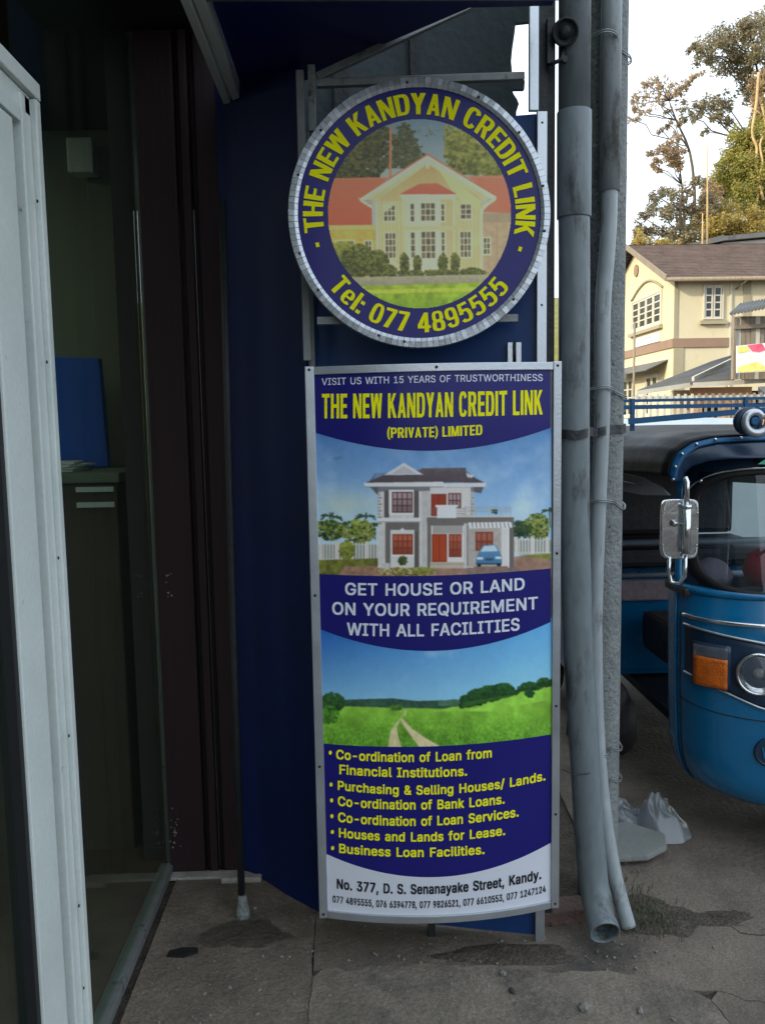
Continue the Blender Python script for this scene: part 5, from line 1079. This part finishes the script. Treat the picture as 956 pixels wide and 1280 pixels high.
# roof in tile courses
def roofslope(y0, z0, y1, z1, x0, x1, n, name, m, par):
    mb = M()
    for k in range(n):
        t0, t1 = k/n, (k+1)/n+.01; a = Vector((0, y0+(y1-y0)*t0, z0+(z1-z0)*t0)); b = Vector((0, y0+(y1-y0)*t1, z0+(z1-z0)*t1)); up = Vector((0, 0, 1))
        mb.add([(x0, a.y, a.z+.09), (x1, a.y, a.z+.09), (x1, b.y, b.z+.02), (x0, b.y, b.z+.02), (x0, a.y, a.z+.0), (x1, a.y, a.z+.0)], [(0, 1, 2, 3), (4, 5, 1, 0)])
    return mb.build(name, m, par)
roofslope(HY-.55, ZE-.18, HY+DW/2, ZA+.12, HX-.55, HX+21, 22, 'roof_slope', 'tile_roof', hs); roofslope(HY+DW+.55, ZE-.18, HY+DW/2, ZA+.12, HX-.55, HX+21, 22, 'roof_slope', 'tile_roof', hs)
mb = M(); mb.bar((HX-.6, HY-.6, ZE-.16), (HX-.6, HY+DW/2, ZA+.10), .06, .26, (0, 0, 1)); mb.bar((HX-.6, HY+DW+.6, ZE-.16), (HX-.6, HY+DW/2, ZA+.10), .06, .26, (0, 0, 1)); mb.build('bargeboard', 'timber_grey', hs)
mb = M(); mb.tube([(HX-.6, HY-.62, ZE-.22), (HX+21, HY-.62, ZE-.22)], .09, 8); mb.tube([(HX+3.0, HY-.62, ZE-.28), (HX+2.75, HY-.1, ZE-.6)], .05, 6); mb.build('gutter', 'timber_grey', hs)
mb = M(); mb.lathe((HX-.03, HY+DW/2-.0, 9.0), [(.3, 0), (.3, .04)], (-1, 0, 0), 16); mb.build('gable_vent', 'house_band', hs)
def window(x, y, z, wd, h, face, npair=1, sill=True):
    """casement window on the front (face y) or gable (face x) wall: frame, leaves, panes"""
    fr_ = M(); gl_ = []
    def bx3(a0, a1, d0, d1, z0, z1, mb_):
        if face == 'y': mb_.b2(x+a0, x+a1, y-d1, y-d0, z+z0, z+z1)
        else: mb_.b2(x-d1, x-d0, y+a0, y+a1, z+z0, z+z1)
    t = .09 if wd > 1 else .06
    bx3(-t, wd+t, .003, .09, -t, 0, fr_); bx3(-t, wd+t, .003, .09, h, h+t, fr_); bx3(-t, 0, .003, .09, 0, h, fr_); bx3(wd, wd+t, .003, .09, 0, h, fr_)
    f = fr_.build('window', 'house_trim', hs)
    lw = wd/(2*npair)
    for k in range(2*npair):
        lf = M(); a0, a1 = k*lw+.02, (k+1)*lw-.02; s_ = .1 if wd > 1 else .06
        bx3(a0, a0+s_, .003, .06, 0, h, lf); bx3(a1-s_, a1, .003, .06, 0, h, lf); bx3(a0+s_, a1-s_, .003, .06, 0, s_, lf); bx3(a0+s_, a1-s_, .003, .06, h-s_, h, lf)
        for j in (1, 2, 3): bx3(a0+s_, a1-s_, .003, .05, s_+(h-2*s_)*j/4-.03, s_+(h-2*s_)*j/4+.03, lf)
        lf.build('casement', 'house_trim', f); g_ = M(); bx3(a0+s_, a1-s_, .003, .02, s_, h-s_, g_); g_.build('pane', 'win_dark', f)
    if sill: sl_ = M(); bx3(-.2, wd+.2, .003, .2, -.28, -.12, sl_); sl_.build('sill', 'house_tan', f)
    return f
window(HX+1.36, HY, 6.0, .80, 1.38, 'y'); window(HX+6.2, HY, 6.0, .80, 1.38, 'y'); window(HX+10.5, HY, 6.0, .80, 1.38, 'y')
window(HX, HY+1.52, 6.02, 4.1, 1.42, 'x', 2)
mb = M(); mb.tube([(HX-.05, HY+1.35+4.4*k/20, 7.6+.62*math.sin(PI*k/20)) for k in range(21)], .06, 6); mb.build('window_arch', 'house_tan', hs)
window(HX, HY+1.8, 1.7, 1.6, 1.9, 'x'); window(HX, HY+5.4, 1.7, 1.6, 1.9, 'x')
mb = M(); mb.prism([(HX-.003, HY+.6, 4.2), (HX-.003, HY+6.8, 4.2), (HX-1.0, HY+6.8, 3.75), (HX-1.0, HY+.6, 3.75)], (0, 0, .05)); mb.build('window_hood', 'zinc', hs)
sg_ = thing('name_board', (HX-.05, HY+3.2, 5.0), 'small white name board with faded writing on the gable of the cream house', 'sign')
mb = M(); mb.b2(HX-.08, HX-.012, HY+1.6, HY+5.1, 5.16, 5.58); mb.build('board', 'paper', sg_)
mb = M()
for k in range(14): mb.b2(HX-.085, HX-.081, HY+1.9+k*.21, HY+1.9+k*.21+.13, 5.26, 5.33)
for k in range(8): mb.b2(HX-.085, HX-.081, HY+2.4+k*.21, HY+2.4+k*.21+.14, 5.42, 5.49)
mb.build('faded_writing', 'grey_trim', sg_, kind='stuff')
po = M(); po.tube([(HX-2.6, 35.5, 0), (HX-2.6, 35.5, 5.6)], .05, 8); single(po, 'thin_pole', 'timber_grey', (HX-2.6, 35.5, 0), 'thin bare pole standing before the gable of the cream house', 'pole')
# metal-roofed hall behind the house
hl = thing('metal_hall', (28, 53, 4), 'long hall with a grey metal roof and pale end wall behind the cream house', 'building')
mb = M(); mb.prism([at(862, 314, 51), at(905, 303, 51), at(975, 297, 51), at(1100, 290, 51), at(1100, 420, 51), at(862, 420, 51)], (0, 4, 0)); mb.build('wall', 'fascia', hl)
mb = M(); a, b, c_ = at(856, 311, 50.6), at(905, 300, 50.6), at(1110, 281, 50.6)
for p_, q_ in ((a, b), (b, c_)): mb.prism([p_, q_, q_+Vector((0, 0, .32)), p_+Vector((0, 0, .25))], (0, 5, 0))
mb.build('roof', 'zinc', hl)
# shacks and low shops in front of the house
def corr(mb, p0, p1, p2, p3, n, amp=.035):
    """corrugated sheet p0->p1 along eaves, p3->p2 along the top"""
    p0, p1, p2, p3 = [Vector(p) for p in (p0, p1, p2, p3)]; V = []; N = n*4
    for i in range(N+1):
        t = i/N; o_ = Vector((0, 0, amp*math.sin(t*n*2*PI))); V += [p0*(1-t)+p1*t+o_, p3*(1-t)+p2*t+o_]
    mb.add(V, [(2*i, 2*i+2, 2*i+3, 2*i+1) for i in range(N)], True)
s1 = thing('low_shop', (13.5, 30, 0), 'low shop with a sloping corrugated roof and an orange wall, below the cream house', 'shop')
Y1 = 27.
mb = M(); corr(mb, at(796, 489, Y1), at(868, 478, Y1), at(926, 441, Y1+5), at(890, 452, Y1+6), 34); mb.build('roof_sheet', 'zinc', s1, solid=.03)
mb = M(); corr(mb, at(862, 479, Y1-.6), at(915, 474, Y1-.6), at(960, 452, Y1+4), at(905, 455, Y1+4), 22); mb.build('roof_sheet', 'zinc', s1, solid=.03)
mb = M(); mb.bar(at(796, 491, Y1), at(868, 480, Y1), .05, .14); mb.bar(at(866, 481, Y1-.6), at(1000, 473, Y1-.6), .05, .14); mb.bar(at(866, 474, Y1-.3), at(922, 447, Y1+3), .08, .16); mb.build('eaves_board', 'fascia', s1)
mb = M(); mb.b2(10.8, 11.7, Y1+1.5, Y1+4, 0, 2.5); mb.build('end_wall', 'house_cream', s1)
mb = M(); mb.b2(11.7, 20, Y1+1.7, Y1+4, 0, 2.45); mb.build('dark_front', 'dark_sheet', s1)
pA = at(865, 482, Y1+.6); 
mb = M(); mb.b2(pA.x, pA.x+2.0, Y1+.6, Y1+.8, 1.9, 2.55); mb.b2(pA.x, pA.x+.35, Y1+.6, Y1+.8, 0, 1.9); mb.b2(pA.x+.95, pA.x+1.3, Y1+.6, Y1+.8, 0, 1.9); mb.b2(pA.x+2.0, pA.x+2.6, Y1+.6, Y1+.8, 0, 1.9); mb.b2(pA.x+2.5, pA.x+6, Y1+.6, Y1+.8, 1.35, 1.75); mb.build('orange_wall', 'orange_wall', s1)
mb = M(); mb.b2(pA.x+2.2, pA.x+2.6, Y1+.5, Y1+.6, 1.75, 2.55); mb.b2(pA.x+3.2, pA.x+3.5, Y1+.5, Y1+.6, 1.75, 2.55); mb.b2(pA.x+4.3, pA.x+4.8, Y1+.5, Y1+.6, 0, 2.55); mb.build('post', 'grey_trim', s1)
sk = thing('timber_shack', (15.5, 27, 0), 'grey timber upper room with a rusty sheet roof above the low shop', 'shack')
YS2 = 26.
a_, b_ = at(918, 475, YS2), at(1010, 475, YS2); ztop = at(920, 396, YS2).z; zbot = at(920, 474, YS2).z
mb = M(); corr(mb, at(911, 392, YS2-.7), at(1015, 374, YS2-.7), at(1015, 362, YS2+3), at(925, 379, YS2+3), 24); mb.build('roof_sheet', 'zinc', sk, solid=.03)
n = 17
for k in range(n):
    x0 = a_.x+.02+k*.15; x1 = x0+.14
    if 6 <= k <= 9: 
        mb = M(); mb.b2(x0, x1, YS2, YS2+.05, zbot, zbot+.75)
    else: mb = M(); mb.b2(x0, x1, YS2+.01*(k % 3), YS2+.05+.01*(k % 3), zbot, ztop+.02)
    mb.build('plank', 'timber_grey' if k % 4 else 'fascia', sk)
mb = M(); mb.b2(a_.x+.9, a_.x+1.55, YS2+.06, YS2+.10, zbot+.75, ztop); mb.build('opening', 'win_dark', sk)
mb = M(); mb.bar((a_.x-.1, YS2-.08, ztop-.32), (a_.x+2.6, YS2-.08, ztop-.22), .06, .12); mb.b2(a_.x-.08, a_.x, YS2-.06, YS2+.1, zbot, ztop); mb.build('beam', 'timber_grey', sk)
mb = M(); mb.b2(a_.x+1.6, a_.x+3.6, YS2+.2, YS2+3, zbot-.0, ztop-.02); mb.build('inner_room', 'dark_sheet', sk)
ad = thing('advert_board', (a_.x+1.2, YS2-.6, 2.4), 'white advertising board with faded pink and yellow shapes below the timber shack', 'sign')
p0, p1, p2, p3 = at(921, 466, YS2-.75), at(1000, 462, YS2-.75), at(1000, 424, YS2-.75), at(921, 432, YS2-.75)
mb = M(); mb.prism([p0, p1, p2, p3], (0, .06, 0)); mb.build('board', 'paper', ad)
mat('poster_pink', (226, 96, 124), .7, n=(4, .3), bump=(0, 0)); mat('poster_yellow', (222, 216, 120), .7, n=(4, .3), bump=(0, 0))
def adp(pts, m, nm): mb = M(); mb.prism([at(x, y, YS2-.756) for x, y in pts], (0, -.004, 0)); mb.build(nm, m, ad)
adp([(934, 431.5), (952, 429), (957, 437), (949, 440), (940, 439)], 'poster_pink', 'pink_shape'); adp([(922, 433), (933, 432), (937, 438), (926, 441), (922, 441)], 'poster_yellow', 'yellow_shape'); adp([(922, 465), (922, 459), (934, 455), (946, 452), (956, 458), (958, 463)], 'poster_yellow', 'yellow_shape'); adp([(957, 436), (966, 430), (985, 428), (975, 440)], 'poster_pink', 'pink_shape')
# picket fence and pale walls low at the left of the junction
pf = thing('railing_fence', (10.5, 24, 0), 'pale railing fence glimpsed above the roof rack next to the pole', 'fence')
for k in range(26): mb = M(); x = 8.0+k*.2; mb.b2(x, x+.07, 23.97, 24.0, 0, 2.25); mb.build('picket', 'fascia' if k < 9 else 'timber_grey', pf)
mb = M(); mb.b2(7.9, 13.4, 24.002, 24.05, 2.1, 2.2); mb.b2(7.9, 13.4, 24.002, 24.05, .4, .5); mb.build('rail', 'fascia', pf)
# parked white car behind the three-wheeler
cr_ = thing('parked_van', (3.7, 9.3, 0), 'white van seen only between the roof rack and the black hood', 'van')
mb = M(); prof = [(-1.0, .3), (-1.0, 1.0), (-.55, 1.1), (-.15, 1.50), (.1, 1.56), (2.2, 1.58), (2.5, 1.4), (2.55, .3)]
mb.prism([(2.75, 9.3+a, z) for a, z in prof], (1.75, 0, 0)); mb.build('body', 'white_alu', cr_, bevel=.06)
mb = M(); mb.prism([(2.9, 8.80-.012, 1.13), (4.35, 8.80-.012, 1.13), (4.25, 9.12-.012, 1.45), (3.0, 9.12-.012, 1.45)], (0, -.01, .008)); mb.build('windscreen', 'win_dark', cr_)
for x in (2.9, 4.35):
    for y in (8.9, 11.2): mb = M(); mb.lathe((x-.09, y, .31), [(.2, 0), (.31, .02), (.31, .16), (.2, .18)], (1, 0, 0), 20); mb.build('wheel', 'tyre', cr_)

# ------------------------------------------------------------------ trees on the hillside
def leaves(mb, c, r, n, sz, rg, flat=1.):
    for _ in range(n):
        d = Vector((rg.gauss(0, 1), rg.gauss(0, 1), rg.gauss(0, 1)*flat)).normalized()*r*rg.random()**.45; p = c+d
        u = Vector((rg.uniform(-1, 1), rg.uniform(-1, 1), rg.uniform(-.7, .7))).normalized(); v = u.orthogonal().normalized(); v.rotate(Matrix.Rotation(rg.uniform(0, 6.28), 3, u)); s_ = sz*rg.uniform(.6, 1.4)
        mb.add([p-u*s_, p+v*s_*.45, p+u*s_, p-v*s_*.45], [(0, 1, 2, 3)])
def limb(mb, a, b, r0, r1, rg, k=5, wob=.06):
    a, b = Vector(a), Vector(b); L_ = (b-a).length; pts = []
    for i in range(k+1): t = i/k; p = a*(1-t)+b*t; p += Vector((rg.uniform(-1, 1), rg.uniform(-1, 1), rg.uniform(-.4, .4)))*wob*L_*(0 if i in (0, k) else 1); pts.append(p)
    mb.tube(pts, [r0+(r1-r0)*i/k for i in range(k+1)], 6); return pts
def tree(name, Y, base, blobs, trunk_pts, m_leaf, m_bark, label, seed, sz=.22, dens=1., group=None, rt=.35, subs=None):
    """blobs: (px, py, radius in picture units, leaves, depth jitter); trunk_pts: picture points of the main stem"""
    rg = random.Random(seed); b = at(base[0], base[1], Y); t = thing(name, b, label, 'tree', group); k = Y/1050.
    tp = [at(x, y, Y) for x, y in trunk_pts]; mb = M(); n = len(tp); mb.tube(cr(tp, 3), [rt*(1-.75*i/(3*(n-1))) for i in range(3*(n-1)+1)], 8)
    cm = M()
    for (x, y, r, q_, *o) in blobs:
        c = at(x, y, Y+(o[0] if o else rg.uniform(-2, 2))); j = min(range(n), key=lambda i: (tp[i]-c).length+(3 if tp[i].z > c.z else 0)); limb(mb, tp[j], c, rt*.28, .03, rg)
        R_ = r*k
        for _ in range(max(3, int(q_/7))):
            d = Vector((rg.gauss(0, 1), rg.gauss(0, 1), rg.gauss(0, .8))).normalized()*R_*1.12*rg.random()**.4; leaves(cm, c+d, R_*.30+.12, int(34*dens), sz*.54, rg)
    mb.build('trunk', m_bark, t); cm.build('crown', m_leaf, t); return t
tree('broad_tree', 74, (950, 330), [(890, 55, 18, 170), (912, 45, 20, 200), (935, 35, 18, 200), (955, 28, 20, 230), (905, 72, 20, 220), (930, 68, 22, 260), (880, 68, 13, 110), (868, 62, 8, 60), (925, 92, 14, 140), (955, 62, 22, 260), (980, 50, 30, 400), (935, 118, 12, 120), (905, 128, 14, 130), (888, 134, 12, 110), (870, 139, 11, 90), (858, 145, 9, 60), (895, 147, 9, 60), (908, 150, 7, 50), (948, 100, 14, 130), (980, 90, 30, 300), (882, 165, 5, 26)],
     [(962, 330), (952, 250), (946, 180), (950, 120), (945, 80)], 'leaf_dark', 'bark_dark', 'tall dark spreading tree whose crown fills the top right corner', 1, .26, 1., 'trees on the hill')
tree('leaning_tree', 66, (830, 320), [(800, 120, 8, 50), (812, 108, 9, 60), (826, 104, 9, 60), (840, 108, 9, 60), (852, 112, 8, 50), (798, 136, 8, 50), (806, 143, 7, 45), (793, 150, 6, 40), (818, 122, 10, 60), (835, 120, 9, 55), (848, 126, 8, 40), (860, 105, 8, 50), (866, 100, 7, 40), (828, 136, 8, 36), (873, 92, 7, 40), (790, 128, 6, 40), (836, 155, 7, 36), (845, 158, 5, 26), (824, 160, 5, 26)],
     [(862, 330), (868, 250), (862, 190), (845, 150), (836, 125)], 'leaf_rust', 'bark_dark', 'thin airy tree with sparse brownish sprays against the white sky beside the pole', 2, .2, .75, 'trees on the hill', .16)
tree('drooping_tree', 62, (852, 330), [(818, 205, 6, 50), (828, 190, 9, 80), (838, 182, 8, 70), (845, 196, 9, 90), (836, 200, 8, 70), (812, 190, 5, 40), (850, 188, 5, 36), (822, 212, 4, 30), (846, 208, 5, 40), (848, 170, 6, 40)],
     [(856, 330), (855, 270), (852, 230), (848, 200)], 'leaf_rust', 'bark_dark', 'small tree with a drooping rusty tuft standing alone against the sky', 3, .2, .9, 'trees on the hill', .13)
tree('bushy_tree', 58, (850, 345), [(820, 245, 10, 90), (832, 240, 10, 90), (846, 250, 10, 90), (858, 240, 10, 90), (870, 222, 6, 40), (815, 262, 9, 70), (828, 265, 12, 110), (845, 272, 14, 150), (860, 262, 12, 130), (876, 228, 7, 50), (880, 250, 8, 70), (800, 285, 9, 80), (812, 290, 10, 90), (796, 300, 8, 70), (830, 292, 13, 130), (850, 296, 14, 170), (866, 288, 12, 130), (805, 272, 6, 36), (888, 262, 9, 70)],
     [(854, 345), (852, 300), (850, 262), (852, 240)], 'leaf_dark', 'bark_dark', 'dark bushy tree right behind the ridge of the cream house', 4, .2, .9, 'trees on the hill', .2)
tree('bushy_tree', 57, (820, 345), [(798, 300, 10, 100), (812, 305, 10, 110), (826, 308, 10, 110), (840, 306, 9, 90), (794, 292, 6, 50)], [(818, 345), (816, 320), (812, 300)], 'leaf_olive', 'bark_dark', 'low olive bush peeping over the roof ridge next to the pole', 14, .18, .9, 'trees on the hill', .1)
tree('sunlit_tree', 64, (930, 350), [(925, 172, 14, 260), (942, 162, 14, 260), (915, 195, 15, 320), (935, 190, 18, 380), (955, 185, 18, 360), (910, 218, 16, 340), (930, 220, 18, 400), (950, 220, 18, 400), (905, 240, 12, 220), (922, 248, 18, 400), (900, 232, 14, 260), (908, 205, 12, 220), (940, 200, 20, 420), (945, 250, 18, 400), (975, 200, 26, 600), (975, 240, 26, 600), (975, 160, 24, 400), (902, 222, 6, 60), (960, 280, 20, 380)],
     [(935, 350), (940, 280), (935, 220), (940, 180)], 'leaf_green', 'bark_pale', 'tall sunlit yellow-green tree at the right edge under the spreading crown', 5, .2, 1., 'trees on the hill')
tree('sunlit_tree', 59, (900, 350), [(880, 270, 12, 260), (895, 265, 14, 300), (912, 270, 14, 300), (930, 285, 15, 340), (905, 288, 14, 320), (885, 292, 13, 280), (900, 280, 16, 300), (865, 296, 9, 160), (940, 275, 16, 300), (925, 298, 14, 300), (945, 292, 14, 300), (870, 285, 9, 150), (965, 295, 16, 320), (898, 305, 12, 200)],
     [(902, 350), (900, 310), (898, 280)], 'leaf_olive', 'bark_pale', 'rounded golden green tree directly behind the metal roof', 6, .18, 1., 'trees on the hill', .25)
tree('sunlit_tree', 60, (884, 350), [(886, 232, 8, 100), (882, 246, 9, 130), (892, 250, 9, 130), (878, 262, 8, 90), (896, 238, 6, 60)], [(880, 350), (880, 290), (884, 240)], 'leaf_rust', 'bark_pale', 'slim reddish golden tree between the dark bush and the green tree', 7, .18, .9, 'trees on the hill', .12)
tree('golden_tree', 66, (950, 330), [(950, 95, 9, 120), (958, 110, 12, 200), (945, 125, 8, 90), (955, 135, 12, 180), (970, 125, 16, 260), (948, 148, 9, 90), (938, 105, 5, 40), (965, 88, 10, 120)],
     [(952, 330), (952, 250), (955, 180), (956, 130)], 'leaf_rust', 'bark_pale', 'golden brown foliage at the right edge, between the dark crown and the sunlit tree', 15, .22, 1., 'trees on the hill', .2)
pt = M(); rg = random.Random(8); k0 = [(948, 90), (945, 130), (940, 165), (946, 185), (944, 205), (950, 228), (946, 250), (936, 300)]; pt.tube(cr([at(x, y, 62.5) for x, y in k0], 4), .10, 8)
k1 = [(946, 225), (953, 205), (950, 180), (957, 160), (952, 130)]; pt.tube(cr([at(x, y, 62.3) for x, y in k1], 4), .08, 8); k2 = [(954, 250), (950, 232), (948, 215)]; pt.tube(cr([at(x, y, 62.3) for x, y in k2], 4), .10, 8)
pt.tube([at(960, 150, 62.4), at(948, 140, 62.4), at(935, 132, 62.4)], .05, 6); pt.tube([at(936, 300, 62.5), at(936, 360, 62.5)], .11, 8)
vt = thing('bare_tree', at(936, 360, 62.5), 'pale bare twisting trunks catching the sun at the right edge', 'tree', 'trees on the hill'); pt.build('trunk', 'bark_pale', vt)
for (x, y0, y1, lb) in ((884, 180, 320, 'tall thin bare mast rising above the treetops'), (878, 266, 320, 'short pale trunk standing beside the mast above the tiled roof')):
    mb = M(); p0 = at(x, y1, 49.6); mb.tube([p0, at(x, y0, 49.6)], [.07, .03], 6); single(mb, 'mast', 'bark_pale', tuple(p0), lb, 'mast')
